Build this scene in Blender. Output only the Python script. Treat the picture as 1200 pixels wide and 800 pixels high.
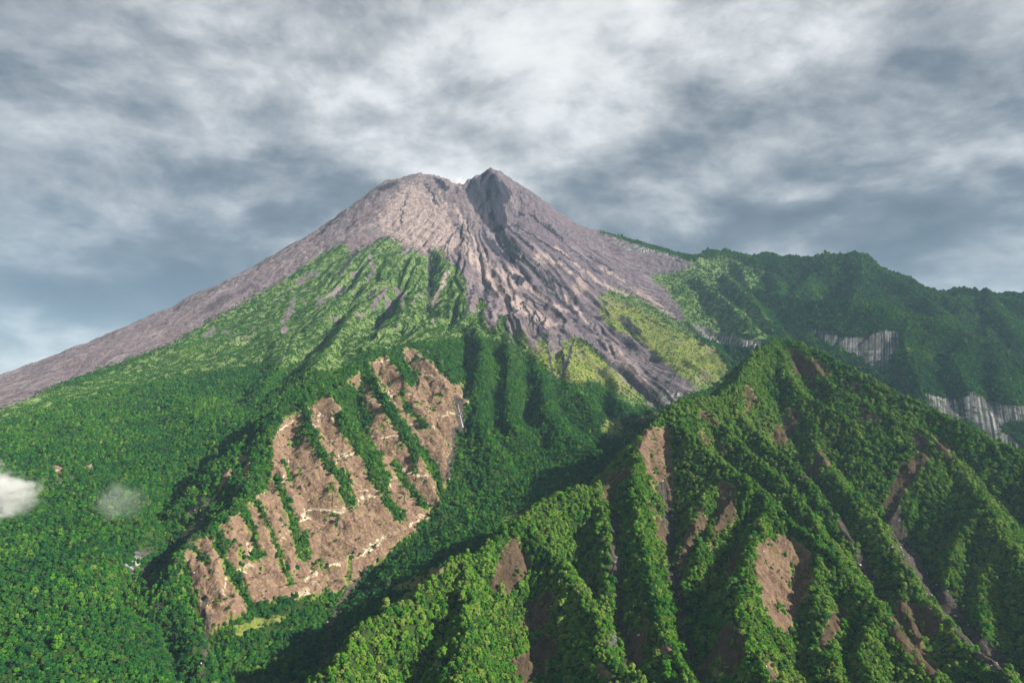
import bpy, math
import numpy as np

# ------------------------------------------------------------------ clear
for o in list(bpy.data.objects):
    bpy.data.objects.remove(o)
S = bpy.context.scene
COL = S.collection
rng = np.random.default_rng(7)
RES = 1.0                       # mesh density of the terrain

# ------------------------------------------------------------------ camera
F, PITCH, CZ = 800.0, math.radians(5.0), 1300.0
cam_d = bpy.data.cameras.new("camera")
cam = bpy.data.objects.new("camera", cam_d)
COL.objects.link(cam)
cam.location = (0, 0, CZ)
cam.rotation_euler = (math.radians(90) + PITCH, 0, 0)
cam_d.sensor_width, cam_d.lens = 36.0, 24.0
cam_d.clip_start, cam_d.clip_end = 1.0, 80000.0
S.camera = cam

# ------------------------------------------------------------------ sun
SUN_EL = math.radians(27)
SUN_AZ = math.radians(116)      # clockwise from +Y (the view direction): from the right and behind
sd = (math.sin(SUN_AZ) * math.cos(SUN_EL), math.cos(SUN_AZ) * math.cos(SUN_EL), math.sin(SUN_EL))
sun_d = bpy.data.lights.new("sun", 'SUN')
sun_d.energy, sun_d.angle, sun_d.color = 5.0, math.radians(0.6), (1.0, 0.93, 0.80)
sun = bpy.data.objects.new("sun", sun_d)
COL.objects.link(sun)
from mathutils import Vector
sun.rotation_euler = Vector(sd).to_track_quat('Z', 'Y').to_euler()
sun.location = (3000, -2000, 4000)

# ------------------------------------------------------------------ exposure
vs = S.view_settings
vs.view_transform, vs.look, vs.gamma, vs.exposure = 'Standard', 'None', 1.0, 1.33
vs.use_curve_mapping = False
S.cycles.max_bounces = 4
S.cycles.diffuse_bounces = 2
S.cycles.glossy_bounces = 1
S.cycles.transmission_bounces = 2
S.cycles.volume_bounces = 1
S.cycles.transparent_max_bounces = 4
S.cycles.use_denoising = True

# ------------------------------------------------------------------ node helper
class NT:
    def __init__(s, tree):
        s.t = tree
        s.t.nodes.clear()
    def n(s, typ, **kw):
        nd = s.t.nodes.new(typ)
        for k, v in kw.items():
            setattr(nd, k, v)
        return nd
    def put(s, sock, v):
        if hasattr(v, 'bl_idname') or isinstance(v, bpy.types.NodeSocket):
            s.t.links.new(v, sock)
        else:
            sock.default_value = v
    def math(s, op, a, b=0.0, c=0.0, clamp=False):
        nd = s.n('ShaderNodeMath', operation=op, use_clamp=clamp)
        for i, v in enumerate((a, b, c)):
            s.put(nd.inputs[i], v)
        return nd.outputs[0]
    def vmath(s, op, a, b=(0, 0, 0)):
        nd = s.n('ShaderNodeVectorMath', operation=op)
        s.put(nd.inputs[0], a)
        if op == 'SCALE':
            s.put(nd.inputs['Scale'], b)
        else:
            s.put(nd.inputs[1], b)
        return nd.outputs['Value'] if op in ('DOT_PRODUCT', 'LENGTH') else nd.outputs[0]
    def mix(s, fac, a, b, blend='MIX'):
        nd = s.n('ShaderNodeMix', data_type='RGBA', blend_type=blend)
        s.put(nd.inputs[0], fac)
        for sock, v in ((nd.inputs[6], a), (nd.inputs[7], b)):
            s.put(sock, (*v, 1.0) if isinstance(v, tuple) and len(v) == 3 else v)
        return nd.outputs[2]
    def ramp(s, fac, stops, interp='LINEAR'):
        nd = s.n('ShaderNodeValToRGB')
        cr = nd.color_ramp
        cr.interpolation = interp
        while len(cr.elements) < len(stops):
            cr.elements.new(0.5)
        for e, (p, c) in zip(cr.elements, stops):
            e.position = p
            e.color = (c, c, c, 1) if not isinstance(c, tuple) else (*c, 1)
        s.put(nd.inputs[0], fac)
        return nd.outputs[0]
    def noise(s, vec, scale, detail=4.0, rough=0.55, dist=0.0, typ='FBM', lac=2.0):
        nd = s.n('ShaderNodeTexNoise', noise_dimensions='3D', noise_type=typ)
        s.put(nd.inputs['Vector'], vec)
        for k, v in (('Scale', scale), ('Detail', detail), ('Roughness', rough), ('Distortion', dist), ('Lacunarity', lac)):
            s.put(nd.inputs[k], v)
        return nd.outputs[0]
    def mapr(s, v, a, b, c=0.0, d=1.0, smooth=True):
        nd = s.n('ShaderNodeMapRange', interpolation_type='SMOOTHSTEP' if smooth else 'LINEAR')
        for i, x in enumerate((v, a, b, c, d)):
            s.put(nd.inputs[i], x)
        return nd.outputs[0]

# ------------------------------------------------------------------ world: a clouded sky
def pdir(px, py):
    a, b = (px - 600) / F, (400 - py) / F
    v = np.array([a, math.cos(PITCH) - b * math.sin(PITCH), math.sin(PITCH) + b * math.cos(PITCH)])
    return v / np.linalg.norm(v)

def build_world():
    w = bpy.data.worlds.new("World")
    S.world = w
    w.use_nodes = True
    t = NT(w.node_tree)
    d = t.n('ShaderNodeTexCoord').outputs['Generated']
    sep = t.n('ShaderNodeSeparateXYZ')
    t.put(sep.inputs[0], d)
    z = sep.outputs[2]
    zz = t.math('MAXIMUM', z, 0.0)
    # the cloud deck: the view ray meets a curved layer overhead
    inv = t.math('DIVIDE', 1.0, t.math('ADD', zz, 0.34))
    p = t.n('ShaderNodeCombineXYZ')
    t.put(p.inputs[0], t.math('MULTIPLY', sep.outputs[0], inv))
    t.put(p.inputs[1], t.math('MULTIPLY', sep.outputs[1], inv))
    t.put(p.inputs[2], 0.37)
    p = p.outputs[0]
    wn = t.n('ShaderNodeTexNoise', noise_dimensions='3D')
    t.put(wn.inputs['Vector'], t.vmath('MULTIPLY', d, (1, 1, 1.6)))
    t.put(wn.inputs['Scale'], 2.6)
    t.put(wn.inputs['Detail'], 1.5)
    warp = t.vmath('SCALE', t.vmath('SUBTRACT', wn.outputs['Color'], (0.5, 0.5, 0.5)), 0.10)
    dw = t.vmath('ADD', d, warp)
    def layer(off, sq, scale, detail, rough, dist=0.0):
        return t.noise(t.vmath('ADD', t.vmath('MULTIPLY', dw, (1.0, 1.0, sq)), off), scale, detail, rough, dist)
    def puffs(off, sq, scale, detail):
        nd = t.n('ShaderNodeTexVoronoi', voronoi_dimensions='3D', feature='F1')
        wob_ = t.n('ShaderNodeTexNoise', noise_dimensions='3D')
        t.put(wob_.inputs['Vector'], d)
        t.put(wob_.inputs['Scale'], 9.0)
        t.put(wob_.inputs['Detail'], 4.0)
        q_ = t.vmath('ADD', dw, t.vmath('SCALE', t.vmath('SUBTRACT', wob_.outputs['Color'], (0.5, 0.5, 0.5)), 0.075))
        t.put(nd.inputs['Vector'], t.vmath('ADD', t.vmath('MULTIPLY', q_, (1.0, 1.0, sq)), off))
        for k_, v_ in (('Scale', scale), ('Detail', detail), ('Roughness', 0.5)):
            t.put(nd.inputs[k_], v_)
        return nd.outputs['Distance']
    big = layer((3.1, 1.7, 0), 1.6, 2.6, 4.0, 0.5)
    n1 = layer((0.4, 5.2, 0.3), 2.1, 4.4, 12.0, 0.58)
    n1u = layer((0.4, 5.2, 0.3 + 0.06), 2.1, 4.4, 12.0, 0.58)       # the same cloud a little higher: gives lit tops and dark bases
    plane = t.noise(t.vmath('ADD', p, warp), 3.4, 9.0, 0.56)
    fine = layer((7.0, 2.0, 1.0), 1.25, 15.0, 7.0, 0.62)
    pf = puffs((1.0, 2.0, 0.5), 1.9, 4.4, 1.0)
    v = t.math('MULTIPLY', t.math('SUBTRACT', big, 0.5), 0.75)
    v = t.math('MULTIPLY_ADD', t.math('SUBTRACT', n1, 0.5), 0.62, v)
    v = t.math('MULTIPLY_ADD', t.math('SUBTRACT', n1, n1u), 1.25, v)
    v = t.math('MULTIPLY_ADD', t.math('SUBTRACT', 0.45, pf), 0.55, v)
    v = t.math('MULTIPLY_ADD', t.math('SUBTRACT', plane, 0.5), 0.22, v)
    v = t.math('MULTIPLY_ADD', t.math('SUBTRACT', fine, 0.5), 0.34, v)
    # where the deck is thick (dark) and thin (bright)
    lobes = [((900, 225), 0.13, -0.13), ((1040, 215), 0.16, -0.10), ((740, 240), 0.15, -0.12), ((230, 345), 0.12, -0.34), ((60, 352), 0.10, -0.32),
             ((130, 358), 0.12, -0.16), ((1080, 285), 0.12, -0.22), ((820, 285), 0.17, -0.10), ((330, 240), 0.12, -0.10), ((960, 270), 0.12, -0.14),
             ((330, 90), 0.20, 0.10), ((720, 90), 0.24, 0.08), ((610, 45), 0.12, -0.10), ((60, 270), 0.08, 0.09), ((40, 180), 0.10, 0.10), ((90, 300), 0.06, 0.10),
             ((1175, 320), 0.07, 0.24), ((30, 400), 0.09, 0.30), ((110, 395), 0.08, 0.22), ((190, 378), 0.05, 0.18), ((780, 170), 0.09, 0.04), ((640, 180), 0.14, 0.03),
             ((540, 130), 0.12, -0.08), ((240, 200), 0.10, -0.07), ((1180, 120), 0.14, -0.10), ((1000, 60), 0.14, 0.04), ((60, 20), 0.14, -0.07), ((200, 60), 0.12, 0.04), ((1140, 235), 0.06, 0.10)]
    dn = t.vmath('NORMALIZE', t.vmath('ADD', d, t.vmath('SCALE', warp, 0.55)))
    for (px, py), r, amp in lobes:
        c = pdir(px, py)
        sq = t.vmath('MULTIPLY', t.vmath('SUBTRACT', dn, tuple(c)), (1.0, 1.0, 2.0))
        dist = t.vmath('LENGTH', sq)
        g = t.mapr(dist, 0.0, r * 2.0, amp, 0.0)
        v = t.math('ADD', v, g)
    v = t.math('MULTIPLY', v, 1.25)
    base = t.math('MULTIPLY_ADD', v, 0.72, t.mapr(z, 0.10, 0.42, 0.46, 0.68))
    base = t.mapr(base, -0.18, 1.18, 0.0, 1.0)
    col = t.ramp(base, [(0.0, (0.066, 0.083, 0.106)), (0.25, (0.138, 0.158, 0.182)), (0.45, (0.258, 0.274, 0.291)), (0.62, (0.385, 0.399, 0.408)),
                        (0.80, (0.56, 0.568, 0.572)), (1.0, (0.69, 0.692, 0.692))])
    over = t.math('MAXIMUM', t.mapr(z, 0.58, 0.80), t.mapr(sep.outputs[1], 0.40, -0.05))
    col = t.mix(t.math('MULTIPLY', over, 0.05), col, (0.10, 0.12, 0.14))
    below = t.mapr(z, -0.12, 0.02)
    col = t.mix(below, (0.13, 0.17, 0.2), col)
    sky = t.n('ShaderNodeTexSky', sky_type='NISHITA', sun_disc=False)
    sky.sun_elevation, sky.sun_rotation, sky.altitude = SUN_EL, SUN_AZ, 1300.0
    b1 = t.n('ShaderNodeBackground')
    t.put(b1.inputs[0], sky.outputs[0])
    b1.inputs[1].default_value = 0.10
    b2 = t.n('ShaderNodeBackground')
    t.put(b2.inputs[0], col)
    b2.inputs[1].default_value = 0.56
    m = t.n('ShaderNodeMixShader')
    m.inputs[0].default_value = 0.95
    t.t.links.new(b1.outputs[0], m.inputs[1])
    t.t.links.new(b2.outputs[0], m.inputs[2])
    out = t.n('ShaderNodeOutputWorld')
    t.t.links.new(m.outputs[0], out.inputs[0])
build_world()

# ------------------------------------------------------------------ numpy noise
_perm = np.random.default_rng(11).permutation(1024).astype(np.int32)
_gang = np.random.default_rng(12).random(1024) * 2 * np.pi
_gx, _gy = np.cos(_gang).astype(np.float32), np.sin(_gang).astype(np.float32)
def perlin(x, y, seed=0):
    x = np.asarray(x, np.float32) + seed * 17.31
    y = np.asarray(y, np.float32) + seed * 9.77
    xi, yi = np.floor(x), np.floor(y)
    fx, fy = x - xi, y - yi
    xi, yi = xi.astype(np.int32), yi.astype(np.int32)
    u, v = fx * fx * fx * (fx * (fx * 6 - 15) + 10), fy * fy * fy * (fy * (fy * 6 - 15) + 10)
    def g(i, j, dx, dy):
        h = _perm[(_perm[i & 1023] + j) & 1023]
        return _gx[h] * dx + _gy[h] * dy
    a = g(xi, yi, fx, fy)
    b = g(xi + 1, yi, fx - 1, fy)
    c = g(xi, yi + 1, fx, fy - 1)
    d = g(xi + 1, yi + 1, fx - 1, fy - 1)
    a += (b - a) * u
    c += (d - c) * u
    return (a + (c - a) * v) * 1.5
def fbm(x, y, octs=4, seed=0, gain=0.5):
    s, amp = 0, 1.0
    for o in range(octs):
        s = s + amp * perlin(x * 2 ** o, y * 2 ** o, seed + o * 3)
        amp *= gain
    return s
def ridged(x, y, octs=3, seed=0, gain=0.5):
    s, amp, tot = 0, 1.0, 0
    for o in range(octs):
        s = s + amp * (1 - np.abs(perlin(x * 2 ** o, y * 2 ** o, seed + o * 3)) * 1.4)
        tot += amp
        amp *= gain
    return s / tot
def sstep(a, b, x):
    t = np.clip((x - a) / (b - a), 0, 1)
    return t * t * (3 - 2 * t)

# ------------------------------------------------------------------ photograph point + forward distance -> place (z relative to the camera)
def P(px, py, d):
    a, b = (px - 600) / F, (400 - py) / F
    y, z = math.cos(PITCH) - b * math.sin(PITCH), math.sin(PITCH) + b * math.cos(PITCH)
    return (a * d / y, d, z * d / y)
def project(x, y, z):
    dep = y * math.cos(PITCH) + z * math.sin(PITCH)
    up = -y * math.sin(PITCH) + z * math.cos(PITCH)
    return 600 + F * x / dep, 400 - F * up / dep

# ------------------------------------------------------------------ terrain grid (perspective-spaced sheet)
na = int(1720 * RES)
A = np.linspace(-1.02, 1.02, na).astype(np.float32)
ys, yv = [], 330.0
while yv < 14000:
    ys.append(yv)
    st = 0.006 if yv < 720 else 0.0021 if yv < 3300 else 0.0026 if yv < 5600 else 0.012
    yv *= 1 + st / RES
Yr = np.array(ys, np.float32)
nr = len(Yr)
X = (Yr[:, None] * A[None, :]).astype(np.float32)
Y = np.repeat(Yr[:, None], na, 1).astype(np.float32)

# ---- base surface: multiquadric through surveyed points
CP = []
def cp(*pts):
    for p in pts:
        CP.append(P(*p))
def cx(*pts):
    for p in pts:
        CP.append(p)
for px in (-120, 0, 100, 190):                    # the forested apron on the left
    cp((px, 800, 1000), (px, 700, 1215), (px, 615, 1500), (px, 523, 2000))
cp((-120, 500, 2300), (0, 484, 2350), (100, 462, 2500), (200, 432, 2850), (300, 470, 2350), (300, 430, 2750), (380, 430, 2550),
   (250, 400, 3150), (300, 380, 3300), (-120, 880, 830), (100, 880, 850), (300, 880, 850), (350, 400, 2950))
cp((-150, 505, 3000), (0, 452, 3300), (60, 426, 3420), (100, 408, 3520), (150, 392, 3620), (190, 376, 3720), (250, 343, 3920), (300, 316, 4100), (330, 298, 4220),
   (365, 280, 4400), (400, 253, 4560), (425, 233, 4720), (450, 214, 4870), (470, 209, 4930), (490, 205, 4950), (515, 208, 5000), (540, 224, 5050))
cp((575, 205, 5080), (610, 219, 5080), (640, 238, 5080), (670, 259, 5050), (690, 272, 5000))
cp((450, 280, 4150), (400, 300, 3950), (400, 345, 3480), (350, 380, 3150), (350, 335, 3750), (450, 340, 3480), (450, 380, 2950), (500, 250, 4500),
   (500, 290, 4000), (500, 340, 3480), (500, 380, 2900), (545, 260, 4450), (545, 300, 3950), (545, 350, 3300), (550, 400, 2700), (560, 440, 2400),
   (600, 300, 4050), (600, 340, 3600), (600, 400, 2880), (600, 260, 4600), (650, 290, 4350), (650, 350, 3700), (650, 400, 3050), (700, 300, 4550), (700, 340, 4050),
   (700, 380, 3550), (700, 420, 3100), (750, 310, 4650), (750, 350, 4100), (750, 400, 3450), (740, 440, 3050), (800, 330, 4500), (800, 370, 3900), (800, 410, 3400),
   (820, 440, 3000), (850, 410, 3350), (780, 455, 2900), (780, 480, 2800))
cp((600, 450, 2480), (600, 500, 2180), (600, 550, 1930), (650, 450, 2600), (650, 500, 2280), (660, 540, 2040), (700, 500, 2400), (700, 460, 2750), (710, 540, 2200),
   (560, 600, 1740), (560, 520, 2020), (540, 470, 2200), (533, 500, 2050), (520, 600, 1700), (500, 625, 1650), (440, 655, 1590), (400, 705, 1430), (385, 750, 1290),
   (378, 790, 1190), (340, 690, 1450), (300, 720, 1330), (250, 760, 1190), (300, 800, 1120), (350, 860, 1010), (470, 650, 1500), (620, 580, 1760))
# beds of the gullies of the massif
for p_ in ((797, 742, 1050), (785, 620, 1380), (590, 745, 1080), (582, 810, 970), (720, 705, 1150), (738, 755, 1060), (1045, 600, 1520), (1062, 640, 1420),
   (1105, 705, 1260), (1170, 778, 1110), (1032, 715, 1250), (1000, 668, 1370), (900, 870, 850), (1100, 890, 850), (700, 890, 850), (500, 890, 800), (1300, 760, 1150),
   (930, 720, 1120), (830, 660, 1260), (420, 870, 880), (960, 600, 1560), (1160, 640, 1500), (850, 560, 1640), (1350, 640, 1400)):
    q_ = P(*p_)
    CP.append((q_[0], q_[1], q_[2] - 80))
# the deep gully left of the scarred ridge, and the apron's edge above it
cp((340, 480, 2150), (300, 515, 1960), (262, 558, 1840), (240, 590, 1760), (225, 612, 1680), (212, 640, 1580), (192, 675, 1450), (186, 702, 1370), (206, 747, 1255), (236, 794, 1150),
   (205, 545, 1850), (198, 585, 1650), (195, 625, 1500), (160, 660, 1370), (160, 715, 1240), (170, 770, 1100), (255, 505, 2080))
cx((1000, 2350, -60), (1150, 2400, -200), (1450, 2300, -330), (700, 2000, -60), (850, 2100, -20), (500, 2100, -110), (1700, 2000, -430), (900, 2700, -60), (560, 2400, -70))
# hills on the right: rim, hollow, shoulder, two cliffs
cp((700, 272, 5300), (730, 280, 5250), (760, 288, 5200), (800, 297, 5100), (835, 298, 5020), (855, 293, 4980), (880, 303, 4930), (905, 304, 4880), (940, 312, 4780),
   (960, 307, 4700), (985, 303, 4600), (1005, 302, 4520), (1030, 313, 4450), (1060, 327, 4380), (1100, 344, 4300), (1120, 349, 4250), (1155, 340, 4180),
   (1200, 346, 4080), (1300, 362, 3850), (1400, 390, 3600))
cp((870, 335, 4350), (900, 345, 4200), (860, 370, 3850), (905, 372, 3880), (930, 385, 3700), (950, 335, 4350), (1000, 340, 4050), (880, 385, 3600), (950, 353, 3980),
   (987, 358, 3780), (1033, 360, 3650), (1063, 370, 3580), (1100, 377, 3520), (1133, 393, 3420), (1167, 413, 3300), (1200, 432, 3200), (1300, 470, 2950))
cp((960, 385, 3560), (1000, 394, 3470), (1045, 390, 3420), (965, 400, 3520), (1005, 425, 3430), (1045, 430, 3385), (1100, 430, 3160), (1150, 445, 3040),
   (1090, 464, 2960), (1130, 466, 2930), (1165, 466, 2900), (1200, 474, 2850), (1090, 492, 2920), (1130, 508, 2890), (1165, 512, 2860), (1200, 530, 2810),
   (1040, 455, 3150), (1280, 500, 2750), (1280, 560, 2700), (1130, 360, 3950), (1180, 370, 3850), (1080, 350, 4050), (1060, 340, 4200))
# behind what is seen
for ang, r, zz in ((0, 900, 1050), (40, 900, 1050), (-40, 900, 1050), (0, 2000, 450), (45, 2200, 350), (-45, 2200, 350), (0, 4500, -350), (45, 5500, -400), (-45, 5000, -350), (80, 4500, -300), (-70, 4300, -350), (0, 8500, -900)):
    an = math.radians(ang)
    cx((-400 + r * math.sin(an), 5000 + r * math.cos(an), zz))
cx((6000, 9000, -900), (-8000, 9000, -900), (12000, 13000, -1000), (-12000, 13000, -1000), (5500, 5500, -300), (-5200, 5000, -450), (-4200, 3900, -150),
   (-900, 400, -500), (0, 400, -560), (900, 400, -520), (3600, 4000, 350))
cpa = np.array(CP, np.float64)
MQ = 70.0
def mq_fit(c):
    n = len(c)
    s = 1000.0
    D = np.sqrt(((c[:, None, :2] - c[None, :, :2]) ** 2).sum(-1) + MQ ** 2) / s
    M = np.zeros((n + 3, n + 3))
    M[:n, :n] = -D + np.eye(n) * 0.01
    M[:n, n], M[:n, n + 1:], M[n, :n], M[n + 1:, :n] = 1, c[:, :2] / s, 1, (c[:, :2] / s).T
    return np.linalg.solve(M, np.r_[c[:, 2], 0, 0, 0])
wts = mq_fit(cpa)
def mq_eval(x, y):
    out = (wts[-3] + wts[-2] * x / 1000 + wts[-1] * y / 1000).astype(np.float32)
    for (a, b, _), w in zip(cpa, wts[:-3]):
        out -= np.float32(w / 1000) * np.sqrt((x - np.float32(a)) ** 2 + (y - np.float32(b)) ** 2 + np.float32(MQ ** 2))
    return out
# the base is smooth: evaluate it on every third row and column, then interpolate
ri = np.unique(np.r_[np.arange(0, nr, 3), nr - 1])
ci = np.unique(np.r_[np.arange(0, na, 3), na - 1])
Zc = mq_eval(X[np.ix_(ri, ci)], Y[np.ix_(ri, ci)])
def upsample(Zc):
    tmp = np.empty((len(ri), na), np.float32)
    for k in range(len(ri)):
        tmp[k] = np.interp(np.arange(na), ci, Zc[k])
    out = np.empty((nr, na), np.float32)
    pos = np.interp(np.arange(nr), ri, np.arange(len(ri)))
    k0 = np.minimum(pos.astype(int), len(ri) - 2)
    f = (pos - k0)[:, None].astype(np.float32)
    return tmp[k0] * (1 - f) + tmp[k0 + 1] * f
Z = upsample(Zc)

# ---- volcano flanks: furrows running down from the summit
VC = (-330.0, 5000.0)
vr = np.hypot(X - VC[0], Y - VC[1])
vth = np.arctan2(X - VC[0], VC[1] - Y)
wob = 0.05 * perlin(vr / 420, vth * 5, 3) + 0.018 * perlin(vr / 130, vth * 14, 4)
fur = ridged((vth + wob) * 9, vr / 2600, 2, 5) * 0.6 + ridged((vth + wob) * 23, vr / 1500, 2, 8) * 0.4
finefur = ridged((vth + wob * 0.7) * 58, vr / 700, 3, 14)
vzone = sstep(-2.05, -1.4, -np.abs(vth)) * sstep(60, 700, vr) * sstep(3700, 2900, vr) * sstep(1750, 2300, Y) * sstep(-0.36, -0.2, X / Y)
right_smooth = sstep(0.3, 1.0, vth)
Z += vzone * ((fur - 0.62) * (96 - 60 * right_smooth) * sstep(100, 1600, vr) + (finefur - 0.6) * (15 + 8 * right_smooth) * (1 - 0.65 * sstep(1100, 1700, vr) * sstep(0.1, -0.1, vth)) * (0.25 + 1.1 * sstep(-0.25, 0.5, fbm(X / 330, Y / 330, 2, 17))))
lump = fbm(X / 105, Y / 105, 3, 23)
Z += sstep(2700, 900, vr) * sstep(2400, 3000, Y) * (np.abs(lump) - 0.35) * (14 - 8 * sstep(0.1, 0.4, vth))
hz = sstep(2500, 3000, Y) * sstep(0.20, 0.36, X / Y)
Z += hz * ((ridged(X / 430, Y / 560, 4, 31) - 0.62) * 150 + (ridged((X + 0.4 * Y) / 150, Y / 420, 2, 35) - 0.6) * 26)
Z += sstep(1500, 2400, Y) * sstep(-0.2, -0.3, X / Y) * (fbm(X / 240, Y / 240, 3, 41)) * 15
Z += fbm(X / 150, Y / 150, 3, 51) * 7

# ---- ridges: crest lines with falling flanks, ribbed across
WX = X + 10 * perlin(X / 115, Y / 115, 61) + 4 * perlin(X / 42, Y / 42, 62)
WY = Y + 10 * perlin(X / 115, Y / 115, 63) + 4 * perlin(X / 42, Y / 42, 64)
massif = np.zeros((nr, na), bool)
def ridge(pts, kl, kr, drop=6.0, rib=0.34, ribw=46.0, soft=9.0, mark=None, reach=900.0):
    """kl / kr: fall per metre on the left / right of the line walked from first to last point."""
    w = [P(*p) for p in pts]
    seed = int(abs(w[0][0]) + w[0][1]) % 97
    s0 = 0.0
    for (x0, y0, z0), (x1, y1, z1) in zip(w[:-1], w[1:]):
        L = math.hypot(x1 - x0, y1 - y0)
        r0, r1 = np.searchsorted(Yr, [min(y0, y1) - reach, max(y0, y1) + reach])
        if r1 - r0 < 2:
            s0 += L
            continue
        ylo = max(min(y0, y1) - reach, 300)
        amin = min((min(x0, x1) - reach) / ylo, (min(x0, x1) - reach) / (max(y0, y1) + reach))
        amax = max((max(x0, x1) + reach) / ylo, (max(x0, x1) + reach) / (max(y0, y1) + reach))
        c0, c1 = np.searchsorted(A, [amin, amax])
        sl = (slice(r0, r1), slice(c0, c1))
        px, py = WX[sl], WY[sl]
        ux, uy = (x1 - x0) / L, (y1 - y0) / L
        tt = (px - x0) * ux + (py - y0) * uy
        sd_ = (px - x0) * -uy + (py - y0) * ux        # + on the left
        tc = np.clip(tt, 0, L)
        d = np.sqrt((tt - tc) ** 2 + sd_ ** 2)
        d = np.sqrt(d * d + soft * soft) - soft
        k = np.where(sd_ > 0, kl, kr)
        s = s0 + tt + 0.55 * d
        rb = perlin(s / ribw, d / 300, seed) + 0.5 * perlin(s / ribw * 2.3, d / 160, seed + 5)
        h = z0 + (z1 - z0) * tc / L - drop - k * (d + rib * rb * 60 * (1 - np.exp(-d / 60)))
        zz = Z[sl]
        up = h > zz
        Z[sl] = np.where(up, h, zz)
        if mark is not None:
            mark[sl] |= up
        s0 += L

RIDGE_L = np.zeros((nr, na), bool)
# the scarred ridge on the left
R_CREST = [(545, 372, 3050), (520, 390, 2800), (482, 402, 2470), (450, 406, 2310), (417, 421, 2150), (375, 446, 1980), (350, 459, 1900), (325, 479, 1810), (310, 499, 1740), (299, 530, 1650),
           (298, 560, 1560), (288, 580, 1500), (262, 601, 1440), (235, 621, 1390), (210, 641, 1340), (200, 668, 1280), (215, 710, 1210), (235, 760, 1120)]
ridge(R_CREST, 1.5, 0.92, mark=RIDGE_L, rib=0.30, ribw=60)
ridge([(310, 499, 1740), (287, 524, 1690), (270, 538, 1650), (256, 558, 1600)], 1.5, 1.3, mark=RIDGE_L)
for sp in ([(350, 459, 1900), (372, 500, 1790), (392, 545, 1690), (415, 590, 1620)], [(425, 418, 2190), (455, 470, 2000), (490, 535, 1840), (518, 580, 1740)],
           [(450, 406, 2310), (478, 450, 2120), (510, 500, 1960), (524, 545, 1840)], [(310, 499, 1740), (330, 560, 1610), (345, 615, 1530), (352, 645, 1480)],
           [(298, 560, 1560), (312, 600, 1490), (322, 640, 1440)], [(262, 601, 1440), (280, 640, 1380), (295, 690, 1320)], [(235, 621, 1390), (250, 640, 1350), (265, 690, 1280)],
           [(375, 446, 1980), (405, 490, 1860), (440, 550, 1740)], [(482, 402, 2470), (515, 440, 2260), (535, 475, 2120)]):
    ridge(sp, 0.95, 0.95, drop=4, mark=RIDGE_L, soft=6)
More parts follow.
